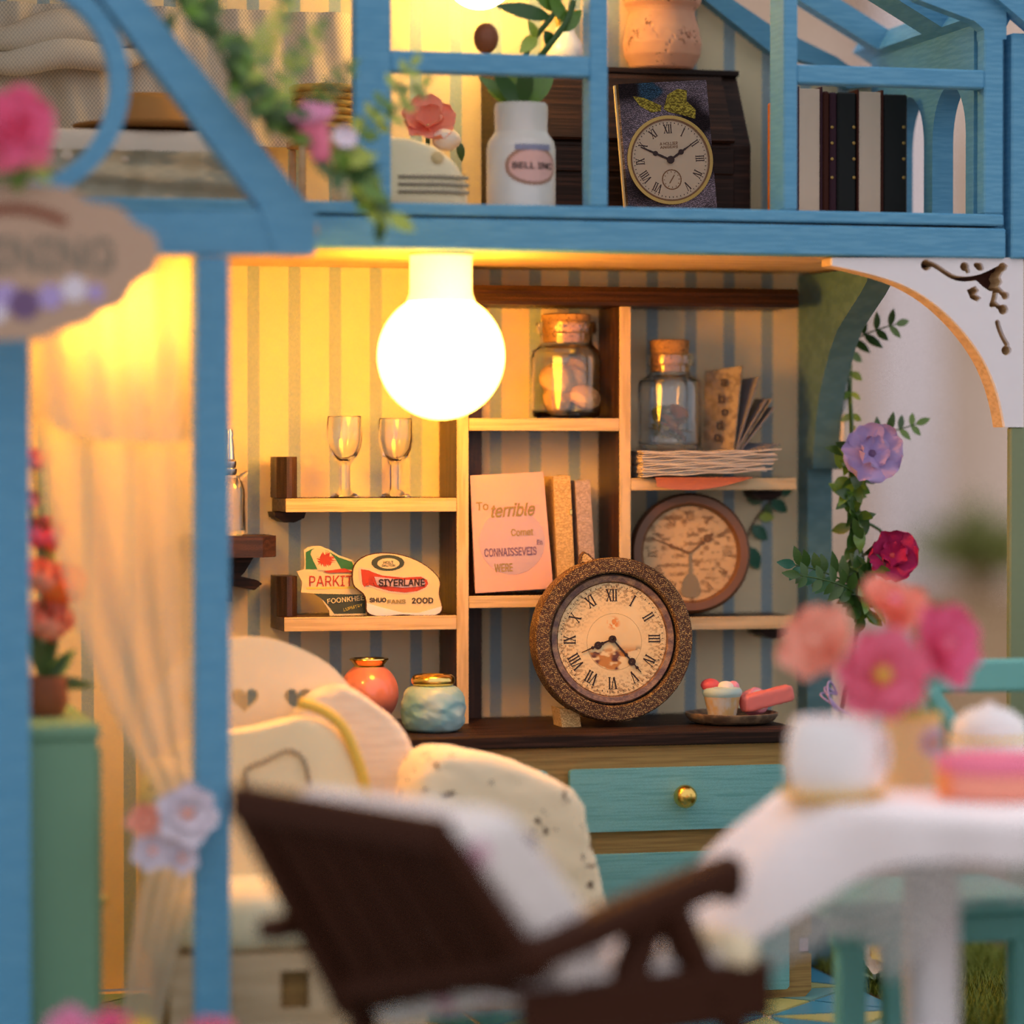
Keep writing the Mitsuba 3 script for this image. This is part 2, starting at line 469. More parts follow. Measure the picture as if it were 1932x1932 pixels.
pb('kraft', [0.72, 0.52, 0.25], 0.7, 0.2)
pb('icing_pink', [0.85, 0.30, 0.36], 0.5, 0.4)
pb('icing_red', [0.75, 0.10, 0.10], 0.45, 0.4)
pb('cream_food', [0.86, 0.74, 0.62], 0.6, 0.3)
pb('mint', [0.42, 0.55, 0.50], 0.5, 0.4)
pb('cup_gold', mikit.proc(f_cup), 0.4, 0.5)
pb('wood_dish', grain([0.10, 0.065, 0.04], [0.24, 0.16, 0.09], 70, 70, 70), 0.5, 0.4)
pb('cookie', [0.60, 0.40, 0.19], 0.7, 0.25)
pb('cookie_dark', [0.46, 0.28, 0.10], 0.7, 0.25)
pb('herb', [0.26, 0.22, 0.05], 0.6, 0.3)
pb('lace', mikit.proc(f_lace), 0.9, 0.1)
pb('mattress', [0.66, 0.56, 0.45], 0.85, 0.15)
pb('quilt', mikit.proc(f_quilt), 0.9, 0.1)
pb('straw', [0.36, 0.17, 0.045], 0.7, 0.25)
pb('wicker', grain([0.55, 0.32, 0.06], [0.30, 0.16, 0.03], 60, 60, 120), 0.65, 0.3)
pb('sign_board', [0.50, 0.34, 0.23], 0.65, 0.3)
pb('sign_ink', [0.22, 0.19, 0.14], 0.7, 0.2)
pb('terracotta_dark', [0.22, 0.06, 0.02], 0.5, 0.4)
for nm, c in dict(leaf_dark=[0.036, 0.095, 0.016], leaf_mid=[0.11, 0.22, 0.025], leaf_light=[0.34, 0.42, 0.05], leaf_teal=[0.02, 0.12, 0.07], leaf_pale=[0.20, 0.21, 0.06]).items(): pb(nm, c, 0.32, 0.5)
pb('wafer', [0.78, 0.19, 0.16], 0.6, 0.25)
pb('leaf_print', f_speck([0.10, 0.07, 0.01], [0.42, 0.33, 0.05]), 0.7, 0.1)
pb('watch_face', [0.46, 0.34, 0.24], 0.6, 0.2)
for nm, c in dict(petal_lavender=[0.44, 0.34, 0.62], petal_magenta=[0.44, 0.02, 0.11], petal_pink=[0.82, 0.20, 0.30], petal_rose=[0.82, 0.17, 0.32], petal_peach=[0.86, 0.42, 0.30],
                  petal_coral=[0.88, 0.33, 0.23], petal_orange=[0.92, 0.27, 0.06], petal_white=[0.74, 0.68, 0.74], petal_mauve=[0.72, 0.30, 0.45], petal_yellow=[0.85, 0.62, 0.10], lilac_dark=[0.17, 0.10, 0.20]).items(): pb(nm, c, 0.6, 0.25)
pb('tile_blue', [0.03, 0.20, 0.34], 0.3, 0.5)
pb('tile_teal', [0.10, 0.26, 0.26], 0.3, 0.5)
pb('tile_green', [0.33, 0.36, 0.13], 0.3, 0.5)
pb('grout', [0.60, 0.50, 0.40], 0.7, 0.2)
pb('soil', [0.06, 0.05, 0.02], 0.9, 0.1)
pb('grass_blade', [0.16, 0.20, 0.02], 0.6, 0.3)
pb('far_wall', mikit.proc(f_far), 0.9, 0.1)
pb('far_curtain', [0.56, 0.48, 0.45], 0.9, 0.1)
pb('far_wood', [0.30, 0.19, 0.10], 0.7, 0.2)
pb('desk_wood', [0.16, 0.10, 0.06], 0.6, 0.3)
pb('bulb_glass', [0.9, 0.9, 0.85], 0.3, 0.5)
scene['mat_glass'] = {'type': 'dielectric', 'int_ior': 1.5, 'ext_ior': 1.0}
scene['mat_thin_glass'] = {'type': 'thindielectric', 'int_ior': 1.5, 'specular_transmittance': {'type': 'rgb', 'value': [0.88, 0.84, 0.70]}}
scene['mat_sheer'] = {'type': 'blendbsdf', 'weight': 0.72, 'a': {'type': 'null'},
                  'b': {'type': 'principledthin', 'base_color': {'type': 'rgb', 'value': [0.86, 0.74, 0.56]}, 'roughness': 0.8, 'diff_trans': 1.1, 'spec_trans': 0.0}}
def f_holes(p, n, uv):
    g = dr.sin(p.x * 260 + 1.2 * dr.sin(p.z * 90)) * dr.sin((p.z + p.y) * 240)
    return 0.30 + 0.62 * smoothstep(-0.15, 0.25, g + 0.8 * (fbm(p.x * 30, p.y * 30, p.z * 30, 2) - 0.45))
scene['mat_see_lace'] = {'type': 'blendbsdf', 'weight': mikit.proc(f_holes), 'a': {'type': 'null'},
                  'b': {'type': 'principledthin', 'base_color': {'type': 'rgb', 'value': [0.62, 0.60, 0.56]}, 'roughness': 0.8, 'diff_trans': 0.8, 'spec_trans': 0.0}}
scene['mat_thick_sheer'] = {'type': 'principledthin', 'base_color': {'type': 'rgb', 'value': [0.88, 0.76, 0.56]}, 'roughness': 0.8, 'diff_trans': 1.1, 'spec_trans': 0.0}

# ================================================================ the setting
YW, YF = 0.15, -0.43                       # back wall, upper front
XL = xY(-330, YW)                          # left end of the house
XI = xY(1505, YW)                          # inner face of the low side wall
XR = xY(1857, YF, 300)                     # inner face of the upper end wall
ZCEIL, ZUP = 1.362, 1.432
ZE = zY(1857, 40, YF)                      # eave
a_, b_ = PX(1623, 118, XR), P(1454, -6, YW)
SL = math.atan2(b_[2] - ZE, XR - b_[0])
ZTOP = 2.30
xa = XR - (ZTOP - ZE) / math.tan(SL)
struct('wall_back', slab([(XL, 0), (XI + 0.05, 0), (XI + 0.05, ZCEIL + 0.02), (XR + 0.03, ZCEIL + 0.02), (XR + 0.03, zY(1560, 158, YW)), (xY(1548, YW, 158), zY(1548, 158, YW)), (xY(1324, YW, 0), zY(1324, -4, YW)), (xY(1324, YW, 0) - .42, ZTOP), (XL, ZTOP)], YW, YW + 0.03), 'wallpaper',
       'cream wallpaper with blue stripes behind both floors')
struct('wall_left', cbox(XL - 0.03, XL, -0.70, YW, 0, ZTOP), 'wallpaper', 'papered left end of the rooms')
XRR = xY(1975, YF)
struct('ceiling', cbox(XL, XRR, YF + 0.05, YW, ZCEIL, ZCEIL + 0.035), 'ceiling_wood', 'bare wooden ceiling over the lower room', cat='ceiling')
struct('ceiling', cbox(XL, xY(600, -.72), -0.73, YF + 0.049, ZCEIL, ZCEIL + 0.02), 'ceiling_wood', 'wooden ceiling of the porch behind the blue rail', cat='ceiling')
struct('floor_upper', cbox(XL, XRR, YF + 0.05, YW, ZCEIL + 0.035, ZUP), 'carcass_wood', 'floor of the upper room', cat='floor')
struct('ceiling_upper', cbox(XL, xa + 0.03, -0.45, YW, ZTOP, ZTOP + 0.04), 'ceiling_wood', 'ceiling of the upper room', cat='ceiling')

# the low side wall with its curved front edge
prof = []
for a, b in [(1638, 511), (1636, 530), (1622, 556), (1600, 590), (1580, 622), (1566, 660), (1556, 700), (1546, 745), (1539, 800), (1535, 850), (1533, 884)]:
    q = PX(a, b, XI); prof.append((q[1], q[2]))
q = PX(1524, 890, XI)
prof = [(YW, ZCEIL - 0.004), (prof[0][0], ZCEIL - 0.008)] + prof[1:] + [(q[1], prof[-1][1]), (q[1], 0.0), (YW, 0.0)]
wr = struct('wall_right', slabx(prof, XI, XI + 0.051), 'wall_teal', 'teal side wall with a curved front edge right of the shelves')
q2 = PX(1596, 800, XI + 0.06)
struct('trim_1', cbox(XI + 0.052, XI + 0.064, q2[1], YW, zY(1596, 886, 0.05), zY(1596, 600, 0.05)), 'white_paint', 'thin white board on the outside of the teal side wall', cat='trim')

# upper end wall with pointed arches
def arch(y0, y1, z0, z1, spring):
    ym = (y0 + y1) / 2
    pts = [(y0, z0), (y1, z0), (y1, spring)]
    for t in np.linspace(0, 1, 9)[1:]: pts.append((y1 + (ym - y1) * (1 - math.cos(t * math.pi / 2)), spring + (z1 - spring) * math.sin(t * math.pi / 2)))
    for t in np.linspace(1, 0, 9)[1:]: pts.append((y0 + (ym - y0) * (1 - math.cos(t * math.pi / 2)), spring + (z1 - spring) * math.sin(t * math.pi / 2)))
    return Polygon(pts)
ya = lambda px: PX(px, 300, XR)[1]
wall = Polygon([(YF + 0.05, ZUP), (YW, ZUP), (YW, ZE), (YF + 0.05, ZE)])
zt = PX(1800, 158, XR)[2]
for p0, p1 in ((1822, 1759), (1743, 1684), (1668, 1632)):
    wall = wall.difference(arch(ya(p0), ya(p1), ZUP + 0.012, zt, zt - 0.10))
struct('wall_right_upper', slabx(wall, XR, XR + 0.042), 'blue_paint', 'blue end wall of the upper room pierced by pointed arches', cat='wall')

# sloping roof with skylight openings
S = np.array([-math.cos(SL), 0, math.sin(SL)]); NO = np.array([math.sin(SL), 0, math.cos(SL)]); E0 = np.array([XR, 0, ZE])
def roof_sy(px, py):
    d = FW + RT * (px - 966) / FPX + UP * (966 - py) / FPX
    p = CAM + d * (((E0 - CAM) @ NO) / (d @ NO))
    return (p - E0) @ S, p[1]
Lr = (ZTOP - ZE) / math.sin(SL)
rf = sbox(-0.05, YF + 0.03, Lr, YW + 0.03)
for (l0, l1) in (((1570, 106), (1640, 96)), ((1655, 92), (1742, 66)), ((1778, 52), (1826, 36))):
    s0, y0 = roof_sy(*l0); s1, y1 = roof_sy(*l1)
    sb = max(0.02, (s0 + s1) / 2)
    for k in range(2):
        rf = rf.difference(sbox(sb + k * 0.40, min(y0, y1), sb + k * 0.40 + 0.34, max(y0, y1)))
rm = trimesh.creation.extrude_polygon(rf, 0.045, engine='earcut')
M = np.eye(4); M[:3, 0], M[:3, 1], M[:3, 2], M[:3, 3] = S, (0, 1, 0), NO, E0
rm.apply_transform(M)
if rm.volume < 0: rm.invert()
struct('roof', rm, 'blue_paint', 'sloping blue roof with open skylight bays at the upper right', smooth=False, cat='roof')
struct('trim_2', slab(pxz([(1230, -80), (1290, -80), (1376, -6), (1451, 45), (1580, 108), (1650, 160), (1600, 166), (1545, 124), (1451, 96)], YW - .035), YW - .035, YW - .001), 'blue_paint', 'blue sloping rafter along the top of the striped wall above the dark desk', cat='trim')

# upper front: beam, rail, casements
ZR0, ZR1, ZB1 = zY(745, 405, YF), zY(745, 382, YF), zY(745, 410, YF)
bm = struct('trim_3', cbox(XL, xY(1897, YF), YF, YF + 0.05, ZCEIL, ZB1), 'blue_paint', 'blue floor beam across the front between the two storeys', cat='trim')
struct('trim_4', cbox(XL, xY(1893, YF), YF, YF + 0.05, ZR0, ZR1), 'blue_paint', 'blue sill rail under the upper windows', cat='trim')
ZM0, ZM1, ZT1 = zY(740, 134, YF), zY(740, 95, YF), zY(740, -330, YF)
def frame_part(key, name, px0, px1, z0, z1, dp=0.035, y=YF): part(key, name, cbox(xY(px0, y, 300), xY(px1, y, 300), y, y + dp, z0, z1), 'blue_paint')
w1 = key_for('window_1'); labels[w1] = {'label': 'blue casement frame in front of the white bottle with green leaves', 'kind': 'structure', 'category': 'window'}
frame_part(w1, 'post', 671, 738, ZR1, ZT1); frame_part(w1, 'post', 1113, 1147, ZR1, ZT1, 0.05); frame_part(w1, 'crossbar', 738, 1113, ZM0, ZM1); frame_part(w1, 'crossbar', 738, 1113, zY(740, -300, YF), ZT1)
w2 = key_for('window_2'); labels[w2] = {'label': 'blue window frame in front of the row of books', 'kind': 'structure', 'category': 'window'}
frame_part(w2, 'post', 1479, 1505, ZR1, ZT1, 0.08); frame_part(w2, 'post', 1857, 1893, ZR1, zY(1857, 40, YF)); frame_part(w2, 'crossbar', 1505, 1857, ZM0, ZM1 - 0.002)
part(w2, 'corner_piece', slab(pxz([(1700, -30), (1862, -30), (1899, 0), (1899, 74), (1893, 74), (1857, 74), (1857, 56), (1840, 40), (1735, 0)], YF), YF, YF + 0.035), 'blue_paint', False)
part(w2, 'side_panel', cbox(xY(1907, YF), xY(1985, YF), YF, YF + 0.035, ZCEIL, zY(1907, 62, YF)), 'blue_paint')
part(w2, 'filler', cbox(xY(1880, YF), xY(1925, YF), YF + .036, YF + .05, ZB1, zY(1907, 66, YF)), 'blue_paint')
part(w2, 'verge_board', slab(pxz([(1820, -60), (1878, -6), (1960, 64), (1990, 64), (1990, -60)], YF - 0.02), YF - 0.02, YF + 0.02), 'blue_paint', False)

# white fretwork bracket, porch post
arcp = [(1570, 486), (1931, 486), (1931, 806), (1896, 806)] + [tuple(q) for q in smooth_path([(1896, 806), (1886, 755), (1862, 690), (1822, 630), (1770, 578), (1712, 541), (1650, 519), (1600, 507), (1570, 501)], 30)[1:]]
br = Polygon(arcp)
def stroke(pts, w): return LineString(smooth_path(pts, 20)).buffer(w)
cuts = unary_union([Point(1748, 500).buffer(9), stroke([(1750, 496), (1775, 508), (1800, 523), (1830, 526), (1850, 522)], 3.2), Point(1820, 503).buffer(7), stroke([(1822, 500), (1826, 512)], 3), Point(1848, 503).buffer(6), stroke([(1842, 500), (1852, 506)], 3.5),
    Polygon([(1838, 524), (1866, 512), (1890, 500), (1900, 502), (1892, 512), (1886, 524), (1890, 532), (1882, 546), (1868, 548), (1856, 540)]), Point(1892, 504).buffer(7), stroke([(1878, 548), (1876, 562), (1872, 575)], 4), Point(1893, 584).buffer(8), stroke([(1876, 572), (1890, 584)], 3),
    Point(1897, 558).buffer(6), stroke([(1884, 546), (1896, 558)], 3.5), Polygon([(1826, 548), (1840, 541), (1846, 548), (1840, 556), (1850, 562), (1844, 568), (1832, 562)]), stroke([(1882, 608), (1890, 632), (1900, 650)], 3.2), Point(1899, 661).buffer(8)])
bx = affinity.scale
def to_plane(shape, Y):
    conv = lambda g: Polygon(pxz(list(g.exterior.coords)[:-1], Y), [pxz(list(h.coords)[:-1], Y) for h in g.interiors])
    return unary_union([conv(g) for g in getattr(shape, 'geoms', [shape])])
YB = YF + 0.01
cuts = cuts.buffer(1.6)
bk = thing('corner_bracket', 'white fretwork corner bracket with dark scroll cut-outs under the blue beam', 'bracket')
part(bk, 'face_board', slab(to_plane(br.difference(cuts), YB), YB, YB + 0.010), 'white_paint', False)
part(bk, 'core_board', slab(to_plane(br.difference(cuts.buffer(-0.6)), YB), YB + 0.0101, YB + 0.055), 'edge_wood', False, label='bare wood edge of the bracket')
part(bk, 'scroll_backing', slab(to_plane(br.buffer(-8).intersection(sbox(1725, 490, 1925, 680)), YB), YB + 0.0551, YB + 0.058), 'burnt_edge', False)
solo('porch_post', cbox(xY(1907, YF + .01), xY(1990, YF + .01), YF + 0.012, YF + 0.030, 0, zY(1910, 806, YF + .01)), 'sage_paint', 'sage green porch post under the white corner bracket', 'post')

# floor: triangular tiles in a grout bed, lawn beside it
xt1 = PZ(1652, 1880, 0)[0]
struct_floor = struct('floor', cbox(XL, xt1 + 0.004, -1.9, YW, -0.04, -0.004), 'grout', 'tiled floor of blue and green triangles with cream joints', cat='floor')
ts = 0.26
for i in range(8):
    for j in range(7):
        x1, y0 = xt1 - i * ts, 0.10 - (j + 1) * ts
        c = np.array([(x1 - ts, y0), (x1, y0), (x1, y0 + ts), (x1 - ts, y0 + ts)]); mid = c.mean(0)
        for k in range(4):
            tri = Polygon([c[k], c[(k + 1) % 4], mid]).buffer(-0.004, join_style=2)
            m = ext(tri, -0.004, 0.0)
            part(struct_floor, 'tile', m, ['tile_green', 'tile_blue', 'tile_blue', 'tile_teal'][(k + i + j) % 4], False)
struct('lawn', cbox(xt1 + 0.005, xt1 + 1.0, -1.4, 0.5, -0.04, -0.006), 'soil', 'ground under the grass beside the tiled floor', cat='ground')
bl = []
for i in range(9000):
    x, y = xt1 + 0.012 + rng.random() * 0.42, -0.75 + rng.random() * 1.0
    h, an, w = rng.uniform(0.018, 0.04), rng.random() * 6.28, 0.0022
    b = np.array([x, y, -0.007]); t = b + np.array([math.cos(an) * h * 0.5, math.sin(an) * h * 0.5, h]); s = np.array([-math.sin(an), math.cos(an), 0]) * w
    bl.append((b - s, b + s, t))
bl = np.array(bl).reshape(-1, 3)
solo('grass', trimesh.Trimesh(bl, np.arange(len(bl)).reshape(-1, 3), process=False), 'grass_blade', 'green turf beside the tiled floor at the lower right', 'grass', False, kind='stuff')
# the room beyond
struct('ground', cbox(-8, 9, -9, 3.0, -0.09, -0.045), 'desk_wood', 'wooden desk that the little house stands on', cat='ground')
struct('wall_far', cbox(-9, 22, 12.5, 12.6, -2.5, 9), 'far_wall', 'beige wall of the room far behind the house', cat='wall')
fc = []
xs = np.linspace(xY(1690, 12.0), xY(1785, 12.0), 40)
fc = [tube([(x, 12.2 + 0.05 * math.sin(i * 1.3), -2.4), (x, 12.2 + 0.05 * math.sin(i * 1.3), 8)], 0.05, 8) for i, x in enumerate(xs)]
solo('far_curtain', cat(*fc), 'far_curtain', 'pale curtain hanging far behind the arched opening at right', 'curtain')
sbd = thing('sideboard', 'brown wooden sideboard far behind the arched opening, under the green plant', 'sideboard')
x0, x1, zt_ = xY(1795, 11.0), xY(2100, 11.0), zY(1850, 1130, 11.0)
part(sbd, 'body', cbox(x0, x1, 11.0, 11.7, -2.4, zt_ - .05, .02), 'far_wood'); part(sbd, 'top', cbox(x0 - .03, x1, 10.95, 11.72, zt_ - .05, zt_, .01), 'far_wood')
part(sbd, 'leg', cbox(x0, x0 + .08, 11.0, 11.1, -2.5, -2.4), 'far_wood'); part(sbd, 'leg', cbox(x1 - .08, x1, 11.0, 11.1, -2.5, -2.4), 'far_wood')
pl = thing('background_plant', 'bushy green pot plant on the sideboard far behind the house', 'plant')
c0 = np.array([xY(1850, 11.3), 11.3, zt_])
part(pl, 'pot', lathe([(0, 0), (.09, 0), (.12, .16), (.10, .16), (0, .14)], c0), 'far_wood')
lv = []
for i in range(160):
    d = rng.normal(size=3); d[2] = abs(d[2]) + .3
    lv.append(leaf(c0 + [0, 0, .16] + rng.normal(size=3) * .03, d, rng.normal(size=3), rng.uniform(.22, .46), .10))
part(pl, 'foliage', cat(*lv), 'leaf_pale', True, kind='stuff')

# ================================================================ lamps
def bulb(label, c, R, rneck, ztop, rad, neck_rad):
    k = thing('light_bulb', label, 'light bulb', 'round glowing bulbs')
    c = np.asarray(c, float)
    a0 = math.asin(min(0.98, rneck / R))
    pr = [(R * math.sin(t), -R * math.cos(t)) for t in np.linspace(0, math.pi - a0 - 0.06, 40)]
    z1 = R * math.cos(a0)
    zt = ztop - c[2]
    neck = [(rneck * 1.01, z1 + 0.012), (rneck, z1 + 0.022), (rneck, zt - 0.006)]
    part(k, 'globe', lathe(pr + [(0, pr[-1][1])], c), 'bulb_glass', True, emitter={'type': 'area', 'radiance': {'type': 'rgb', 'value': rad}})
    part(k, 'neck', lathe([(0, pr[-1][1] + 0.001), (pr[-1][0], pr[-1][1] + 0.001)] + neck + [(0, zt - 0.006)], c), 'bulb_glass', 40, emitter={'type': 'area', 'radiance': {'type': 'rgb', 'value': neck_rad}})
    part(k, 'socket', lathe([(0, zt - 0.0055), (rneck * 1.06, zt - 0.0055), (rneck * 1.06, zt), (0, zt)], c), 'cream_paint', 30)
    return k
bulb('large round glowing bulb hanging from the ceiling in front of the striped wall', P(832, 672, -0.33), 0.1127, 0.0552, ZCEIL, [23.5, 8.8, 0.60], [2.8, 1.4, 0.20])
bulb('glowing bulb in the upper room, cut off by the top edge', P(905, -50, -0.03), 0.068, 0.036, ZTOP, [24.0, 13.6, 2.6], [2.6, 1.5, 0.3])
bulb('glowing bulb behind the sheer curtain, below the oval sign', P(205, 570, -0.60), 0.074, 0.026, ZCEIL, [24.5, 12.0, 1.5], [3.0, 1.6, 0.26])

# ================================================================ wall shelf
YS, ZD = 0.0, 0.498      # front of the shelves, top of the dresser
sh = thing('wall_shelf', 'dark wooden wall shelf with pale front edges, its boards full of small things', 'shelf')
def shelf_board(px0, px1, py0, py1, name='shelf'):
    pm = (px0 + px1) / 2
    z1, z0 = zY(pm, py0, YS), zY(pm, py1, YS)
    x0, x1 = xY(px0, YS), xY(px1, YS)
    k = part(sh, name, cbox(x0, x1, YS + .0035, YW, z0, z1, .001), 'dark_wood')
    part(k, 'edge', cbox(x0, x1, YS, YS + .0034, z0, z1, .0015), 'edge_wood', label='pale bare wood front edge')
    return z1
def upright(px0, px1, z0, z1, y0=YS):
    x0, x1 = xY(px0, y0), xY(px1, y0)
    k = part(sh, 'upright', cbox(x0, x1, y0 + .0035, YW, z0, z1, .001), 'dark_wood_up')
    part(k, 'edge', cbox(x0, x1, y0, y0 + .0034, z0, z1, .0015), 'edge_wood_up', label='pale bare wood front edge')
zcr = zY(1200, 577, -0.01)
upright(862, 884.5, ZD, ZCEIL - .002)
upright(1169, 1190.5, ZD, zcr - .001)
xq = xY(885, YS)
part(sh, 'stile', cbox(xq + .001, xY(908, .12), .115, YW, ZD, zcr - .001, .001), 'dark_wood_up')
Z1 = shelf_board(539, 861.5, 940, 966)
Z2 = shelf_board(536, 861.5, 1163, 1190)
Z3 = shelf_board(885.2, 1168.5, 789, 813)
Z4 = shelf_board(885.2, 1168.5, 1123, 1146)
Z5 = shelf_board(1191, 1503, 902, 925)
Z6 = shelf_board(1191, 1499, 1164, 1188)
x0, x1 = xY(886, -.015), xY(1507, -.015)
zc0 = zcr
zc1 = zY(1200, 541, -.015)
prf = [(-.015, zc0 + .006), (-.012, zc0), (YW, zc0), (YW, zc1), (-.004, zc1), (-.015, zc1 - .010), (-.010, zc1 - .016)]
part(sh, 'crown_board', slabx(prf, x0, x1), 'dark_wood', False, label='dark moulded top board')
for (py0, zt) in ((862, Z1), (1088, Z2)):
    z1 = zY(535, py0, .03)
    xa_, xb_ = xY(525, .035), xY(563, .035)
    ob = Polygon([(xa_, .055), (xa_ + .016, .035), (xb_ - .012, .035), (xb_, .050), (xb_, .12), (xa_, .12)])
    part(sh, 'end_block', ext(ob, zt + .0005, z1), 'dark_wood_up', False)
for pxm, zb, Y in ((548, zY(540, 967, 0), .07), (1465, zY(1460, 1189, 0), .06), (1450, zY(1460, 926, 0), .08)):
    xm = xY(pxm, Y)
    part(sh, 'bracket', slab(unary_union([Polygon([(xm - .03, zb - .0005), (xm + .03, zb - .0005), (xm + .026, zb - .012), (xm + .008, zb - .020), (xm - .012, zb - .020), (xm - .028, zb - .010)])]), Y, YW - .001), 'black_wood', False)

# corner shelf at left with its scroll bracket and the bottle
cs = thing('corner_shelf', 'small dark wooden wall shelf holding the glass cruet', 'shelf')
zt, zb = zY(470, 1012, -.01), zY(470, 1052, -.01)
xa_, xb_ = xY(360, 0), xY(524, 0)
oct_ = Polygon([(xa_, YW), (xa_, .02), (xa_ + .03, -.01), (xb_ - .03, -.01), (xb_, .02), (xb_, YW)])
part(cs, 'board', ext(oct_, zb, zt), 'dark_wood', False)
xm = xY(448, .08)
part(cs, 'scroll', slab(unary_union([Polygon([(xm - .02, zb), (xm + .03, zb), (xm + .012, zb - .03), (xm - .008, zb - .05)]), Polygon([(xm - .01, zb - .035), (xm + .035, zb - .045), (xm + .045, zb - .052), (xm + .03, zb - .064), (xm - .01, zb - .056)]), Polygon([(xm - .03, zb), (xm - .012, zb), (xm - .012, zb - .085), (xm - .03, zb - .085)])]), .07, YW - .001), 'black_wood', False)
ct = thing('glass_cruet', 'clear glass cruet with a silver stopper on the small dark shelf', 'bottle')
c = np.array([xY(432, .05), .05, zt])
part(ct, 'body', lathe([(0, .0005), (.028, .0005), (.031, .006), (.030, .085), (.026, .10), (.019, .107), (.019, .112), (.016, .112), (.016, .105), (.022, .098), (.026, .084), (.027, .010), (0, .010)], c), 'glass', 40)
part(ct, 'spout', tube(smooth_path([c + [.016, 0, .09], c + [.026, 0, .112], c + [.036, 0, .117]], 8), np.linspace(.006, .004, 8)), 'glass', True)
part(ct, 'stopper', lathe([(0, .1125), (.012, .1125), (.015, .118), (.015, .124), (.012, .126), (.014, .132), (.014, .138), (.011, .142), (.010, .165), (.008, .182), (.009, .190), (.007, .198), (0, .199)], c), 'silver', 30)

# wine glasses
for i, (px, pt, pb_, R, lb) in enumerate(((650, 785, 936, .033, 'clear wine glass on the upper left shelf, the left of the pair'), (746, 789, 936, .032, 'clear wine glass on the upper left shelf, nearer to the upright'))):
    k = thing('wine_glass', lb, 'wine glass', 'wine glasses on the shelf')
    c = np.array([xY(px, .035), .035, Z1]); H = zY(px, pt, .035) - Z1
    out = [(0, .0004), (.029, .0004), (.030, .003), (.020, .009), (.011, .015), (.0105, .03), (.0105, .062), (.014, .066), (.022, .076), (.030, .092), (R, .112), (R * .985, H - .004), (R * .93, H)]
    inn = [(R * .90, H - .003), (R * .92, .112), (.0265, .094), (.019, .081), (.009, .073), (0, .0715)]
    part(k, 'bowl', lathe(out + inn, c), 'glass', 40)

# ---------------------------------------------------------------- sign cards on the lower left shelf
def card(k, name, pts, Y, mat, th=.002, z=0): return part(k, name, slab(pxz(pts, Y), Y, Y + th), mat, False)
k = thing('sign_card', 'green and cream sign card with a red tree emblem, left of the oval card', 'card')
Y = .040
outl = [(573, 1038), (580, 1033), (590, 1030), (604, 1030), (620, 1036), (640, 1048), (664, 1056), (672, 1068), (676, 1080), (700, 1090), (705, 1110), (700, 1118), (692, 1162), (622, 1162), (621, 1152), (600, 1120), (568, 1118), (570, 1098), (560, 1078), (574, 1074), (575, 1060)]
card(k, 'board', outl, Y, 'card_cream', .004)
d = -.0006
def layer(n): return Y - .0008 * n
card(k, 'green_field', [(577, 1042), (588, 1036), (600, 1034), (616, 1038), (640, 1052), (664, 1060), (670, 1074), (577, 1074)], layer(1), 'card_green', .0008)
card(k, 'arch', [(600, 1076), (592, 1060), (586, 1046), (588, 1038), (597, 1033), (610, 1036), (622, 1042), (634, 1056), (645, 1076)], layer(2), 'card_cream', .0008)
st = [(615 + (13 + 5 * math.sin(i * 2.3)) * math.cos(i * math.pi / 22) * (1.25 if i % 2 else .95), 1056 + (10 + 3 * math.sin(i * 3.1)) * math.sin(i * math.pi / 22) * (1.25 if i % 2 else .95)) for i in range(44)]
card(k, 'tree_emblem', st, layer(3), 'card_red', .0008)
card(k, 'ground_strip', [(610, 1078), (650, 1072), (668, 1080), (620, 1081)], layer(3), 'card_red', .0008)
card(k, 'banner_rule', [(578, 1108), (700, 1106), (700, 1110), (579, 1112)], layer(1), 'card_yellow', .0008)
card(k, 'dark_panel', [(592, 1120), (690, 1122), (690, 1157), (631, 1158), (622, 1146), (610, 1132)], layer(1), 'card_dark', .0008)
def ptext(k, s, px, py, Yt, hpx, wpx, mat, rot=0, bold=True, shear=0):
    c = P(px, py, Yt)
    part(k, 'lettering', text(s, hpx * .00098, shift(*c) @ rotm(rot, (0, -1, 0)) @ face_frame((0, 0, 0)), .0008, bold, wpx * .00098, shear), mat, False)
ptext(k, 'PARKITIE', 636, 1096, layer(1), 20, 108, 'card_red', 0, False)
ptext(k, 'FOONKHEE', 652, 1131, layer(2), 9, 72, 'card_cream', 5)
ptext(k, 'LUPMTRY', 666, 1146, layer(2), 6, 38, 'card_yellow', 14, False)
k = thing('sign_card', 'cream oval sign card with red banner and black crest on the lower left shelf', 'card')
Y = .022
outl = smooth_path([(664, 1087), (668, 1066), (684, 1051), (705, 1044), (735, 1043), (770, 1050), (800, 1064), (822, 1082), (831, 1098), (829, 1118), (834, 1140), (833, 1155), (826, 1160), (760, 1161), (700, 1161), (692, 1156), (690, 1138), (684, 1120), (669, 1108)], 70, True)
oo = Polygon([tuple(q) for q in outl])
part(k, 'border', slab(pxz(list(oo.exterior.coords)[:-1], Y), Y, Y + .004), 'burnt_edge', False)
part(k, 'face', slab(pxz(list(oo.buffer(-1.6).exterior.coords)[:-1], Y), Y - .0008, Y - .0001), 'card_cream', False)
part(k, 'white_base', slab(pxz(list(oo.buffer(-2).intersection(Polygon([(690, 1137), (720, 1146), (760, 1156), (790, 1156), (840, 1142), (840, 1165), (690, 1165)])).exterior.coords)[:-1], Y), Y - .0016, Y - .0009), 'white_paint', False)
def ell(cx, cy, a, b, n=36): return [(cx + a * math.cos(t), cy + b * math.sin(t)) for t in np.linspace(0, 2 * math.pi, n, endpoint=False)]
ly = lambda n: Y - .0008 - .0008 * n
card(k, 'crest', ell(732, 1062, 31, 15), ly(1), 'card_dark', .0007); card(k, 'crest_field', ell(733, 1063, 21, 10), ly(2), 'card_cream', .0007)
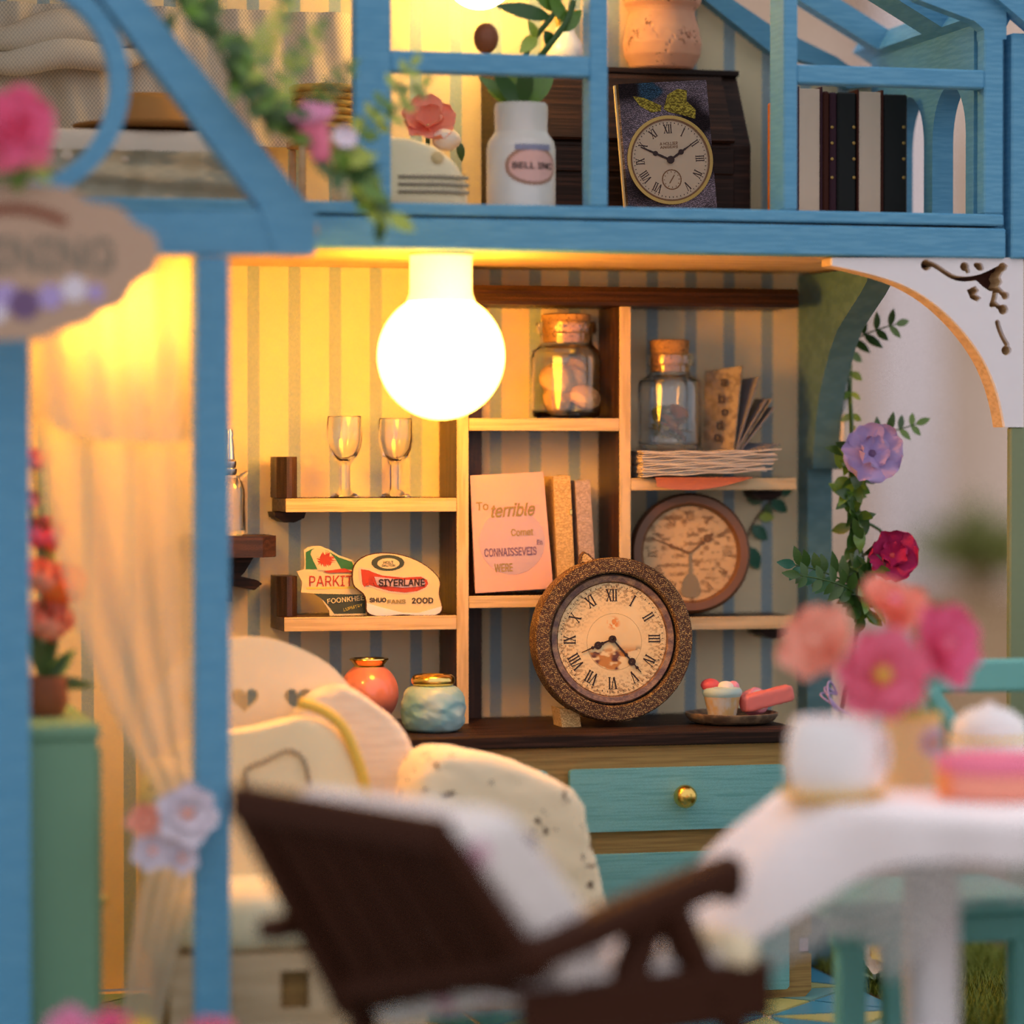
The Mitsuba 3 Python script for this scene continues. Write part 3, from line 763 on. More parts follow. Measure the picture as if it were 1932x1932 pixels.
ptext(k, 'HOLT', 733, 1061, ly(2), 5, 20, 'card_dark'); ptext(k, 'DALTON', 733, 1067, ly(2), 4, 26, 'card_dark')
card(k, 'banner_rim', [(676, 1071), (681, 1070), (698, 1073), (704, 1076), (720, 1083), (760, 1087), (795, 1085), (808, 1092), (811, 1101), (806, 1110), (790, 1118), (765, 1121), (735, 1119), (712, 1112), (694, 1106), (688, 1113), (683, 1108), (678, 1094)], ly(1), 'cream_cover', .0007)
card(k, 'banner', [(681, 1074), (696, 1076), (704, 1080), (722, 1086), (760, 1090), (794, 1088), (805, 1094), (808, 1101), (803, 1108), (788, 1115), (765, 1118), (736, 1115), (714, 1109), (693, 1102), (688, 1108), (684, 1102)], ly(2), 'card_red', .0007)
card(k, 'banner_field', [(706, 1088), (718, 1089), (760, 1094), (798, 1094), (803, 1100), (798, 1106), (760, 1109), (712, 1104)], ly(3), 'lilac', .0007)
ptext(k, 'A', 701, 1095, ly(3), 19, 20, 'card_red'); ptext(k, 'SIYERLANE', 758, 1099, ly(4), 13, 90, 'ink')
ptext(k, 'SHUO', 713, 1132, ly(1), 8, 32, 'ink'); ptext(k, 'FANS', 748, 1135, ly(1), 7, 36, 'old_gold'); ptext(k, '2OOD', 797, 1133, ly(1), 10, 42, 'ink')

# ---------------------------------------------------------------- books on the middle shelf
def quad_box(pts, Y, th):
    return slab(pxz(pts, Y), Y, Y + th)
k = thing('book', 'pink book with gold lettering leaning on the middle shelf', 'book')
Y = .012
pk = [(887, 897), (1025, 890), (1044, 1110), (897, 1119)]
pd_ = np.array(pk, float)
part(k, 'cover', quad_box(pk, Y, .003), 'pink_cover', False)
inner = [tuple(q) for q in pd_.mean(0) + (pd_ - pd_.mean(0)) * .97]
part(k, 'pages', quad_box(inner, Y + .0031, .016), 'pages', False)
part(k, 'back_cover', quad_box([tuple(q) for q in pd_ + [0, 1]], Y + .0192, .003), 'pink_cover', False)
cov = Polygon(pk).buffer(-1)
ds = Point(966, 1022).buffer(62).intersection(cov)
part(k, 'lilac_disc', slab(pxz(list(ds.exterior.coords)[:-1], Y), Y - .0006, Y - .0001), 'lilac', False)
ptext(k, 'To', 910, 955, Y - .0002, 15, 24, 'old_gold', 2); ptext(k, 'terrible', 968, 962, Y - .0008, 24, 88, 'old_gold', 3, True, .25)
ptext(k, 'Comet', 985, 1004, Y - .0008, 13, 44, 'old_gold', 2); ptext(k, 'CONNAISSEVEIS', 963, 1041, Y - .0008, 15, 104, 'lilac_dark', 2)
ptext(k, 'WERE', 950, 1071, Y - .0008, 15, 36, 'old_gold', 2); ptext(k, 'En', 1018, 1023, Y - .0008, 9, 11, 'lilac_dark')
def spine_book(label, pts, Y, depth, mat, side=None):
    k = thing('book', label, 'book')
    p = np.array(pts, float)
    part(k, 'cover', quad_box(pts, Y, .0035), mat, False)
    e = p.copy(); e[:, 0] += np.array([3, -3, -3, 3]); e[:, 1] += np.array([3, 3, 0, 0])
    part(k, 'pages', quad_box([tuple(q) for q in e], Y + .0036, depth - .01), 'pages', False)
    l = p.copy(); l[1] = p[0] + [3, 0]; l[2] = p[3] + [3, 0]
    part(k, 'side_board', quad_box([tuple(q) for q in l], Y + .0036, depth), mat, False)
    r = p.copy(); r[0] = p[1] - [3, 0]; r[3] = p[2] - [3, 0]
    part(k, 'side_board', quad_box([tuple(q) for q in r], Y + .0036, depth), mat, False)
    return k
kk = spine_book('tan cloth book standing right of the pink book', [(1044, 899), (1076, 897), (1086, 1122), (1053, 1122)], .02, .09, 'tan_cloth')
kk2 = spine_book('grey-brown cloth book leaning right of the tan book, behind the round clock', [(1085, 907), (1113, 905), (1126, 1122), (1097, 1122)], .025, .08, 'grey_cloth')
part(kk, 'clasp', cbox(xY(1074, .02), xY(1079, .02), .0165, .0195, zY(1076, 971, .02), zY(1076, 961, .02), .001), 'gold')
# ---------------------------------------------------------------- corked jars
def jar(label, px, pbase, Y, Rb, Hb, Rn, Rl, Htot, cork_r, ctop, zbase):
    k = thing('corked_jar', label, 'jar')
    c = np.array([xY(px, Y), Y, zbase])
    sh_ = [(0, .0005), (Rb * .82, .0005), (Rb * .95, .005), (Rb, .016), (Rb, Hb - .018), (Rb * .96, Hb - .006), (Rn * 1.06, Hb + .004), (Rn, Hb + .010), (Rn, Htot - .026), (Rn - .003, Htot - .026), (Rn - .003, Hb + .008), (Rn * 1.02 - .003, Hb + .001), (Rb * .96 - .004, Hb - .009), (Rb - .004, Hb - .021), (Rb - .004, .018), (Rb * .93 - .002, .012), (0, .0115)]
    part(k, 'body', lathe(sh_, c, 64), 'glass', 40)
    zl = Htot - .026
    part(k, 'lip', lathe([(Rn + .001, zl), (Rl * .97, zl), (Rl, zl + .004), (Rl, zl + .018), (Rl * .96, zl + .023), (Rn + .001, zl + .023), (Rn + .001, zl)], c), 'glass', 40)
    part(k, 'cork', lathe([(0, Hb + .010), (cork_r * .95, Hb + .010), (cork_r * .96, zl + .02), (cork_r * 1.02, ctop), (cork_r * .9, ctop + .002), (0, ctop + .001)], c), 'cork', 40)
    return k, c
k, c = jar('corked glass jar of cookies on the middle top shelf', 1068, 787, .065, .0675, .135, .050, .058, .188, .047, .198, Z3)
ck = [(-.022, -.014, .074, .034, 'large pale cookie at the upper left inside the corked jar'), (-.022, -.022, .036, .030, 'olive stained cookie at the bottom left inside the corked jar'), (.030, -.024, .042, .031, 'pinkish cookie at the bottom right inside the corked jar'),
      (.014, .004, .076, .028, 'cookie in the middle of the corked jar, half behind the upper left one'), (.026, .020, .098, .022, 'thin cookie standing upright at the back of the corked jar')]
for i, (a, b, h, r, lb) in enumerate(ck):
    m = ball((0, 0, 0), r, (1, 1, .62)); m.vertices += m.vertex_normals * (.0022 * (meshkit.noise(m.vertices * 160 + i * 9) - .5) * 2)[:, None]
    m.apply_transform(rotm(60 + 25 * math.sin(i * 2.3), (1, .3 * math.sin(i), 0))); m.apply_translation(c + [a, b, h])
    solo('cookie', m, ['cookie', 'cookie_dark', 'cookie', 'cookie', 'cookie_dark'][i], lb, 'cookie', True, 'cookies in the corked jar')
ZB = Z5 + .052
k, c = jar('corked glass jar of dried leaves standing on the open paper book', 1263, 859, .055, .061, .142, .040, .048, .190, .038, .212, ZB)
for i in range(13):
    an = i * 2.4
    a0 = c + [.030 * math.cos(an), .030 * math.sin(an), .018 + .011 * (i % 5)]
    dd = np.array([-math.cos(an + .6), -math.sin(an + .6), .35 + .4 * (i % 3)])
    solo('dried_leaf', leaf(a0, dd, (0, 0, 1), .066, .036, .25, 8, .35), ['herb', 'herb', 'straw'][i % 3], 'dried curled leaf inside the corked jar on the paper book', 'leaf', True, 'dried leaves in the jar')

# ---------------------------------------------------------------- paper book, loose sheet, fanned book
k = thing('paper_book', 'thick bundle of wavy paper pages lying under the jar of dried leaves', 'book')
n = 15
for i in range(n):
    t0, t1 = i / n, (i + .84) / n
    zlo, zhi = Z5 + .003 + .049 * t0, Z5 + .003 + .049 * t1
    xl, xr = xY(1206 + 2 * math.sin(i * 2.1), 0), xY(1440 + 22 * (i / n) + 7 * math.sin(i * 3.7), 0)
    xs = np.linspace(xl, xr, 22)
    wv = .0012 * np.sin(xs * 70 + i * 1.1) + np.where(xs > xl + .17, (xs - xl - .17) * (.03 * math.sin(i * 1.9)), 0)
    up_ = .010 * ((xs - xl) / (xr - xl)) * (1 - t0)
    pg = Polygon([(x, zlo + w + u) for x, w, u in zip(xs, wv, up_)] + [(x, zhi + w + u) for x, w, u in zip(xs[::-1], wv[::-1], up_[::-1])])
    part(k, 'page', slab(pg, -.022 + .004 * math.sin(i * 2.7), .115), 'pages', False)
xs = np.linspace(xY(1238, -.03), xY(1420, -.03), 20)
dz = -.0235 * np.sin(np.linspace(.25, 1, 20) * math.pi) ** 1.0
v = np.concatenate([np.stack([xs, xs * 0 - .034, Z5 + dz + .001], 1), np.stack([xs, xs * 0 - .026, Z5 + .0018 + 0 * xs], 1), np.stack([xs, xs * 0 + .05, Z5 + .0018 + 0 * xs], 1)])
f = []
for r_ in range(2):
    for i in range(19): o = r_ * 20; f += [[o + i, o + i + 1, o + 20 + i + 1], [o + i, o + 20 + i + 1, o + 20 + i]]
solo('loose_sheet', trimesh.Trimesh(v, np.array(f), process=False), 'red_paper', 'reddish sheet of paper curling over the edge of the upper right shelf', 'paper', True)
k = thing('fanned_book', 'small book standing with its pages fanned out beside the jar of dried leaves', 'book')
def sheet(pts, mat, name='page', th=.0025):
    q = np.array([P(a, b, y) for a, b, y in pts])
    nn = np.cross(q[1] - q[0], q[3] - q[0]); nn /= np.linalg.norm(nn)
    if nn[1] > 0: nn = -nn
    v = np.vstack([q, q - nn * th])
    part(k, name, trimesh.convex.convex_hull(v), mat, False)
sheet([(1330, 700, .10), (1400, 690, .03), (1383, 856, .03), (1325, 850, .10)], 'printed_paper', 'cover', .004)
for s_, px, py in (('a', 1366, 722), ('b', 1362, 752), ('o', 1368, 778), ('d', 1358, 802), ('o', 1354, 826)):
    part(k, 'lettering', text(s_, .017, shift(*P(px, py, .052)) @ rotm(-28, (0, 0, 1)) @ face_frame((0, 0, 0)), .003, True), 'ink', False)
sheet([(1323, 850, .10), (1384, 853, .03), (1392, 866, .02), (1330, 862, .09)], 'tan_cloth', 'spine', .004)
sheet([(1400, 716, .09), (1432, 710, .03), (1388, 850, .03), (1372, 852, .09)], 'slate_paper')
sheet([(1424, 752, .09), (1456, 752, .03), (1390, 852, .03), (1376, 854, .09)], 'printed_paper')
sheet([(1427, 756, .10), (1448, 754, .028), (1389, 853, .028), (1378, 855, .10)], 'slate_paper')
sheet([(1440, 770, .09), (1461, 768, .03), (1391, 856, .03), (1384, 858, .09)], 'slate_paper')
sheet([(1400, 834, .10), (1472, 838, .02), (1393, 859, .02), (1384, 856, .10)], 'slate_paper')
sheet([(1400, 846, .10), (1464, 848, .015), (1394, 863, .015), (1385, 862, .10)], 'pages')

# ---------------------------------------------------------------- clocks
def stroke_poly(a, b, w): return LineString([a, b]).buffer(w / 2, cap_style=2)
def roman(s, h):
    w, x, ps = h * .14, 0, []
    for ch in s:
        if ch == 'I':
            ps += [stroke_poly((x + w * .6, 0), (x + w * .6, h), w * .75), sbox(x - .1 * w, 0, x + 1.3 * w, .06 * h), sbox(x - .1 * w, h * .94, x + 1.3 * w, h)]; x += w * 1.75
        elif ch == 'V':
            ps += [stroke_poly((x + .1 * w, h), (x + 1.5 * w, 0), w * .8), stroke_poly((x + 2.9 * w, h), (x + 1.6 * w, 0), w * .4), sbox(x - .4 * w, h * .94, x + 1.0 * w, h), sbox(x + 2.3 * w, h * .94, x + 3.4 * w, h)]; x += w * 3.6
        else:
            ps += [stroke_poly((x + .1 * w, h), (x + 2.7 * w, 0), w * .8), stroke_poly((x + 2.7 * w, h), (x + .1 * w, 0), w * .4), sbox(x - .4 * w, h * .94, x + .9 * w, h), sbox(x + 2.1 * w, 0, x + 3.3 * w, .06 * h), sbox(x - .3 * w, 0, x + .8 * w, .06 * h), sbox(x + 2, h, x + 2, h) if False else sbox(x + 2.1 * w, h * .94, x + 3.2 * w, h)]; x += w * 3.5
    u = unary_union(ps)
    lo = u.bounds
    return affinity.translate(u, -(lo[0] + lo[2]) / 2, -h / 2)
NUM = ['XII', 'I', 'II', 'III', 'IV', 'V', 'VI', 'VII', 'VIII', 'IX', 'X', 'XI']
def numerals(r, h, skip=()):
    return unary_union([affinity.translate(affinity.rotate(roman(s, h), -30 * i, origin=(0, 0)), r * math.sin(i * math.pi / 6), r * math.cos(i * math.pi / 6)) for i, s in enumerate(NUM) if i not in skip])
def numeral_parts(k, W, r, h, z0, z1, mat, skip=(), clip=None):
    for i, s in enumerate(NUM):
        if i in skip: continue
        g = affinity.translate(affinity.rotate(roman(s, h), -30 * i, origin=(0, 0)), r * math.sin(i * math.pi / 6), r * math.cos(i * math.pi / 6))
        if clip is not None: g = g.intersection(clip)
        if g.area > 1e-7: part(k, 'numeral', W(ext(g, z0, z1)), mat, False)
def ticks(r, n, l, w): return unary_union([stroke_poly((r * math.sin(t), r * math.cos(t)), ((r + l) * math.sin(t), (r + l) * math.cos(t)), w) for t in np.arange(n) * 2 * math.pi / n])
def hand(ang, L, w, bulge, bp):
    h = unary_union([Polygon([(-w * .35, 0), (w * .35, 0), (w * .5, L * .3), (w * .2, L), (-w * .2, L), (-w * .5, L * .3)]), Point(0, L * bp).buffer(bulge).difference(Point(0, L * bp).buffer(bulge * .35)), Point(0, L * bp * .7).buffer(bulge * .45), Point(0, L * (bp + .18)).buffer(bulge * .4)])
    return affinity.rotate(h, -ang, origin=(0, 0))
k = thing('round_clock', 'large round clock with a glittering brown rim standing on the dresser', 'clock')
Rk = .1525
cc = P(1160, 1206, -.135)
Mk = face_frame(cc, 3.0)
dM = lambda m: tf(m, Mk)
rim = [(.128, -.052), (Rk * .985, -.052), (Rk, -.046), (Rk, -.004), (Rk * .985, 0), (.1265, 0), (.1235, -.004), (.1235, -.024), (.128, -.024), (.128, -.052)]
part(k, 'rim', dM(lathe(rim, n=96)), 'glitter_wood', 25, label='brown rim speckled with gold')
part(k, 'case', dM(lathe([(0, -.050), (.1275, -.050), (.1275, -.0265), (0, -.0265)], n=64)), 'black_wood', 30)
part(k, 'bezel', dM(lathe([(.1055, -.0262), (.119, -.0262), (.121, -.018), (.118, -.012), (.108, -.014), (.1055, -.020), (.1055, -.0262)], n=96)), 'bezel', 40)
part(k, 'dial', dM(lathe([(0, -.0262), (.1052, -.0262), (.1052, -.0185), (0, -.0185)], n=96)), 'dial', 30)
zf = -.0184
numeral_parts(k, dM, .082, .0225, zf, zf + .0006, 'ink')
part(k, 'minute_track', dM(ext(ticks(.0965, 60, .0035, .0009), zf, zf + .0006)), 'ink', False, kind='stuff')
part(k, 'hand', dM(ext(hand(248, .064, .0034, .0072, .47), zf + .0016, zf + .0026)), 'ink', False)
part(k, 'hand', dM(ext(hand(139, .083, .0034, .0072, .68), zf + .0028, zf + .0038)), 'ink', False)
part(k, 'centre_boss', dM(lathe([(.003, 0), (.0068, 0), (.0068, .006), (.003, .006), (.003, 0)], n=24, at=(0, 0, zf))), 'ink', 30)
part(k, 'foot', slab(pxz([(1053, 1336), (1090, 1340), (1094, 1372), (1058, 1372)], -.10), -.11, -.05), 'tan_cloth', False)
ear = Polygon([(1094, 1062), (1097, 1047), (1103, 1041), (1111, 1045), (1124, 1058), (1120, 1066)])
part(k, 'hanger', slab(pxz(list(ear.exterior.coords)[:-1], -.105), -.105, -.09), 'glitter_wood', False)
part(k, 'hanger_plate', slab(pxz(list(ear.buffer(-3).exterior.coords)[:-1], -.105), -.1065, -.1051), 'tan_cloth', False)

k = thing('round_clock', 'smaller brown round clock with a worn dial on the lower right shelf', 'clock')
Y2 = .035
cc = P(1304, 1043, Y2)
Mk = face_frame(cc, 6.0, -8)
R2 = (1420 - 1191) / 2 * .00102
cc[2] += 0
rim = [(.092, -.045), (R2 * .97, -.045), (R2, -.035), (R2, -.008), (R2 * .95, 0), (.097, 0), (.092, -.010), (.092, -.045)]
part(k, 'rim', tf(lathe(rim, n=72), Mk), 'walnut', 40, label='smooth brown rim')
part(k, 'dial', tf(lathe([(0, -.044), (.0915, -.044), (.0915, -.014), (0, -.014)], n=72), Mk), 'dial_old', 30)
zf = -.0138
numeral_parts(k, lambda m: tf(m, Mk), .073, .018, zf, zf + .0006, 'brown_ink')
part(k, 'hand', tf(ext(hand(292, .080, .004, .004, .5), zf + .001, zf + .002), Mk), 'brown_ink', False)
part(k, 'hand', tf(ext(hand(50, .060, .004, .008, .75), zf + .001, zf + .002), Mk), 'brown_ink', False)
pend = unary_union([Polygon([(-.0025, 0), (.0025, 0), (.004, -.045), (-.004, -.045)]), Polygon([tuple(q) for q in smooth_path([(-.004, -.040), (-.016, -.058), (-.017, -.080), (.016, -.080), (.016, -.058), (.004, -.040)], 30, True)])]).intersection(Point(0, 0).buffer(.091))
part(k, 'pendulum', tf(ext(pend, zf + .001, zf + .002), Mk), 'sign_ink', False, label='dark pear-shaped pendulum')

# leaf sprig on the wall below the upper right shelf
k = thing('leaf_sprig', 'thin sprig of green leaves on the wall behind the smaller clock', 'sprig')
Y = YW - .006
stp = [P(1478, 925, Y), P(1452, 948, Y), P(1432, 972, Y), P(1420, 990, Y), P(1410, 1030, Y)]
part(k, 'stem', tube(smooth_path(stp, 16), .0016, 6), 'brown_ink', True)
for (a, b, dx, dz, L, mt) in ((1440, 945, -1, .1, .034, 'leaf_dark'), (1455, 945, 1, -.6, .040, 'leaf_teal'), (1470, 930, .8, .2, .03, 'leaf_teal'), (1432, 975, 1, -.05, .032, 'leaf_light'), (1420, 992, 1, -.9, .042, 'leaf_teal'), (1412, 1032, .5, -1, .05, 'leaf_teal'), (1448, 950, .1, -1, .03, 'leaf_dark')):
    part(k, 'leaf', leaf(P(a, b, Y - .003), (dx, 0, dz), (0, -1, 0), L, L * .62, .05), mt, True)

# ---------------------------------------------------------------- dresser
YD = -.245
dz_ = thing('dresser', 'brown wooden dresser with teal drawers and a dark top under the wall shelf', 'dresser')
xl, xr = xY(585, YD), xY(1531, YD, 1700)
zq = lambda px, py: zY(px, py, YD - .01)
part(dz_, 'top', cbox(xl - .02, xY(1519, -.255), -.262, YW - .001, zY(1000, 1413, -.262), ZD, .003), 'black_wood')
ztop = zY(1000, 1413, -.262) - .0005
toes = [(xr, .012), (xr, zY(1525, 1800, YD)), (xr - .006, zY(1525, 1797, YD)), (xr - .006, zY(1525, 1765, YD)), (xr, zY(1525, 1762, YD)), (xr, zY(1525, 1668, YD)), (xr - .006, zY(1525, 1665, YD)), (xr - .006, zY(1525, 1652, YD)), (xr, zY(1525, 1648, YD)), (xr, ztop), (xl, ztop), (xl, 0.0), (xr - .012, 0.0)]
part(dz_, 'front_frame', slab(Polygon(toes), YD, YD + .012), 'carcass_wood', False)
part(dz_, 'body', cbox(xl, xr - .012, YD + .0125, YW - .002, 0.002, ztop), 'carcass_wood')
for py0, py1 in ((1651, 1666), (1768, 1795)):
    part(dz_, 'box_joint', cbox(xY(1509, YD), xr - .0065, YD - .002, YD - .0002, zY(1520, py1, YD), zY(1520, py0, YD), .0008), 'lilac')
    part(dz_, 'joint_line', cat(*[cbox(xY(1508, YD), xr - .0065, YD - .0025, YD - .0002, zY(1520, p, YD) - .001, zY(1520, p, YD) + .001, .0003) for p in (py0, py1)]), 'burnt_edge')
YDR = YD - .016
def drawer(px0, px1, pyt, pyb, pref, knob):
    x0, x1 = xY(px0, YDR), xY(px1, YDR)
    z0, z1 = zY(pref, pyb, YDR), zY(pref, pyt, YDR)
    r = sbox(x0 + .008, z0 + .008, x1 - .008, z1 - .008).buffer(.008)
    m = slab(r, YDR, YD - .0003)
    d = part(dz_, 'drawer', m, 'teal_paint', False, label='teal drawer front')
    if knob:
        c = P(knob[0], knob[1], YDR)
        prof_ = [(0, 0), (.009, 0), (.009, .002), (.006, .004), (.006, .007)] + [(.0215 * math.sin(t), .026 - .0215 * math.cos(t)) for t in np.linspace(.35, math.pi, 24)]
        part(d, 'knob', tf(lathe(prof_, n=40), face_frame(c)), 'brass', 50, label='round brass knob')
drawer(1076, 1484, 1450, 1568, 1200, (1285, 1500))
drawer(1082, 1491, 1608, 1727, 1300, (1288, 1684)); drawer(1085, 1491, 1745, 1870, 1400, (1290, 1810))
drawer(630, 1034, 1455, 1574, 1000, (840, 1510)); drawer(630, 1034, 1612, 1728, 1000, (840, 1665)); drawer(630, 1034, 1748, 1868, 1000, (840, 1810))

# ---------------------------------------------------------------- on the dresser
k = thing('vase', 'glossy coral round vase with a gold rim on the dresser', 'vase')
Y = .02
c = np.array([xY(696, Y), Y, ZD]); R = .0555
pr = [(0, .0005), (.024, .0005), (.034, .006)] + [(R * math.sin(t), .060 - .058 * math.cos(t)) for t in np.linspace(.75, 2.42, 22)] + [(.029, .110)]
part(k, 'body', lathe(pr + [(.027, .110), (.025, .100), (0, .100)], c, 64), 'coral_glaze', 50)
part(k, 'rim', lathe([(.0285, .1102), (.0285, .114), (.034, .120), (.037, .1235), (.036, .126), (.030, .1262), (.026, .120), (.026, .1102), (.0285, .1102)], c, 64), 'gold', 50, label='gold rim')
k = thing('pot', 'pale blue lumpy ceramic pot with a thick gold rim on the dresser', 'pot')
Y = -.135
c = np.array([xY(817, Y), Y, ZD]); R = .0595
pr = [(0, .0005), (.042, .0005), (.051, .005), (.0575, .016), (R, .034), (R * .985, .054), (.0545, .070), (.047, .0795), (.040, .083), (.037, .084), (0, .084)]
pr = [tuple(q) for q in np.array(LineString(pr).interpolate(0).coords)] and [LineString(pr).interpolate(t, normalized=True).coords[0] for t in np.linspace(0, 1, 46)]
m = lathe(pr, (0, 0, 0), 96)
g = meshkit.fbm(m.vertices * [44, 44, 66], 3, 5) - .5
rr = np.linalg.norm(m.vertices[:, :2], axis=1) / R
m.vertices[:, :2] *= (1 + .15 * g * np.clip(rr * 1.4 - .4, 0, 1))[:, None]
m.apply_translation(c)
part(k, 'body', m, 'blue_glaze', 60)
part(k, 'rim', lathe([(.033 + .0115 * math.cos(t) - .004, .0935 + .0115 * math.sin(t)) for t in np.linspace(0, 2 * math.pi, 26)], c, 64), 'gold', True, label='thick gold rim')
for p_ in (): pass

k = thing('wooden_dish', 'round brown wooden dish of sweets on the right end of the dresser', 'dish')
Y = -.10
c = np.array([xY(1381, Y), Y, ZD])
part(k, 'bowl', lathe([(0, .0008), (.066, .0008), (.080, .006), (.0875, .016), (.0875, .021), (.084, .0215), (.080, .016), (.066, .011), (0, .010)], c, 64), 'wood_dish', 40)
ZP = ZD + .0105
k = thing('cupcake', 'small cupcake in a gold cup with mint icing on the wooden dish', 'cupcake')
c = np.array([xY(1363, -.12), -.12, ZP])
part(k, 'cup', lathe([(0, .0005), (.024, .0005), (.026, .004), (.034, .040), (.0345, .044), (0, .044)], c, 40), 'cup_gold', 40)
part(k, 'icing', lathe([(0, .042), (.0345, .042), (.0375, .047), (.0375, .053), (.034, .058), (.02, .061), (0, .061)], c, 40), 'mint', 40, label='mint green icing')
part(k, 'berry', ball(c + [-.022, .004, .063], .016, (1.15, 1, .8)), 'icing_red', True); part(k, 'berry', ball(c + [.022, .002, .060], .012, (1, 1, .9)), 'icing_pink', True); part(k, 'cream', ball(c + [.004, -.008, .060], .0155, (1, 1, .75)), 'cream_food', True, label='white cream')
c = np.array([xY(1424, -.085), -.085, ZP])
k = thing('swiss_roll', 'slice of pink and cream roll behind the pink wafer on the wooden dish', 'cake')
part(k, 'sponge', tf(lathe([(0, -.014), (.024, -.014), (.026, -.011), (.026, .011), (.024, .014), (0, .014)], n=36), shift(*(c + [0, 0, .0275])) @ rotm(70, (1, .5, 0))), 'icing_pink', 40)
part(k, 'filling', tf(lathe([(0, 0), (.019, 0), (.019, .002), (0, .002)], n=36), shift(*(c + [0, 0, .0275])) @ rotm(70, (1, .5, 0)) @ shift(0, 0, .0142)), 'cream_food', 30, label='cream filling')
solo('wafer_stick', puff(bar(P(1400, 1329, -.13), P(1492, 1306, -.11), .030, .031, bev=.003), .006, 2, amp=.0012, freq=120), 'wafer', 'coral pink wafer stick sticking out over the edge of the wooden dish', 'sweet', 40)

# ================================================================ upper room
dk = thing('writing_desk', 'dark wooden slant-front desk in the upper room carrying the terracotta pot', 'desk')
x0, x1 = xY(925, .06), xY(1390, .06)
ztd = zY(1200, 128, .06); zsl = zY(1400, 275, -.03)
part(dk, 'body', slabx([(YW - .002, ZUP + .0005), (YW - .002, ztd - .012), (.066, ztd - .012), (-.022, zsl), (-.022, ZUP + .0005)], x0 + .004, x1), 'black_wood', False)
part(dk, 'top', cbox(x0, x1 + .003, .056, YW - .001, ztd - .0115, ztd, .002), 'black_wood')
lid = np.array([[.060, ztd - .018], [-.027, zsl + .004]]); nn = np.array([-(lid[1, 1] - lid[0, 1]), lid[1, 0] - lid[0, 0]]); nn = nn / np.linalg.norm(nn) * -.008
if nn[0] > 0: nn = -nn
part(dk, 'lid', slabx([tuple(lid[0]), tuple(lid[1]), tuple(lid[1] + nn), tuple(lid[0] + nn)], x0 + .02, x1 - .035), 'black_wood', False)
zdr = zY(1300, 332, -.03)
for a, b in ((zdr + .004, zsl - .006), (ZUP + .004, zdr - .004)):
    part(dk, 'drawer', cbox(x0 + .02, x1 - .035, -.030, -.0225, a, b, .002), 'black_wood')
k = thing('clay_pot', 'terracotta pot with a pitted belly standing on the dark desk', 'pot')
Y = .10
c = np.array([xY(1249, Y, 100), Y, ztd]); sc_ = dep(c) / 6000
pr = [(0, .0005), (.052, .0005), (.060, .004), (.0735, .028), (.0765, .050), (.072, .078), (.0645, .104), (.063, .112), (.066, .120), (.074, .128), (.077, .140), (.0745, .152), (.066, .152), (.060, .14), (0, .138)]
ls = LineString(pr); m = lathe([ls.interpolate(t, normalized=True).coords[0] for t in np.linspace(0, 1, 110)], (0, 0, 0), 220)
vv = m.vertices; h = vv[:, 2]
pit = np.clip(meshkit.noise(vv * 170, 4) - .70, 0, 1) * np.clip(meshkit.noise(vv * 30, 9) * 3 - 1.1, 0, 1)
band = ((h > .02) & (h < .105) & (np.hypot(vv[:, 0], vv[:, 1]) > .05))
rad = np.hypot(vv[:, 0], vv[:, 1])[:, None] + 1e-9
vv[:, :2] *= 1 - (.022 * np.minimum(pit * 5, 1) * band)[:, None] / rad * .2
m.vertices = vv + c
part(k, 'body', m, 'clay', 60)

# watch picture
k = thing('watch_picture', 'small dark picture of a pocket watch leaning on the desk front', 'picture')
Y = -.135
cw = P(1264, 302, Y); s_ = dep(cw) / 6000 * 1.015
Mw = face_frame(cw, 3) @ rotm(4.2, (0, 0, 1))
W = lambda m: tf(m, Mw)
zb_ = (ZUP + .0015 - cw[2]) / s_
bd = affinity.scale(sbox(-88, zb_, 84, 146), s_, s_, origin=(0, 0))
part(k, 'board', W(ext(bd, -.014, 0)), 'picture_print', False)
part(k, 'back_board', W(ext(affinity.scale(sbox(-91, zb_, 84, 146), s_, s_, origin=(0, 0)), -.024, -.0141)), 'card_cream', False, label='pale edge of the board')
px_ = lambda pts: affinity.scale(Polygon(pts), s_, s_, origin=(0, 0))
part(k, 'leaf_print', W(ext(px_([(-62, 122), (-40, 118), (-8, 102), (-10, 92), (-28, 90), (-50, 104)]), .0002, .0008)), 'leaf_print', False)
part(k, 'leaf_print', W(ext(px_([(6, 122), (26, 132), (44, 128), (42, 108), (58, 92), (56, 74), (34, 82), (4, 90), (-4, 96)]), .0002, .0008)), 'leaf_print', False)
Rw = 83 * s_
bdc = bd.buffer(-.001)
rg = lambda a, b: Point(0, 0).buffer(b, 64).difference(Point(0, 0).buffer(a, 64)).intersection(bdc)
part(k, 'watch_case', W(ext(rg(Rw * .90, Rw), .0002, .003)), 'old_gold', False)
part(k, 'case_groove', W(ext(rg(Rw * .89, Rw * .925), .0031, .0036)), 'brown_ink', False)
part(k, 'watch_dial', W(ext(Point(0, 0).buffer(Rw * .895, 64).intersection(bdc), .0002, .0012)), 'watch_face', False)
numeral_parts(k, W, Rw * .70, Rw * .20, .0013, .0018, 'ink', (6,), bdc)
part(k, 'minute_track', W(ext(ticks(Rw * .82, 60, Rw * .03, Rw * .014).intersection(bdc), .0013, .0018)), 'ink', False, kind='stuff')
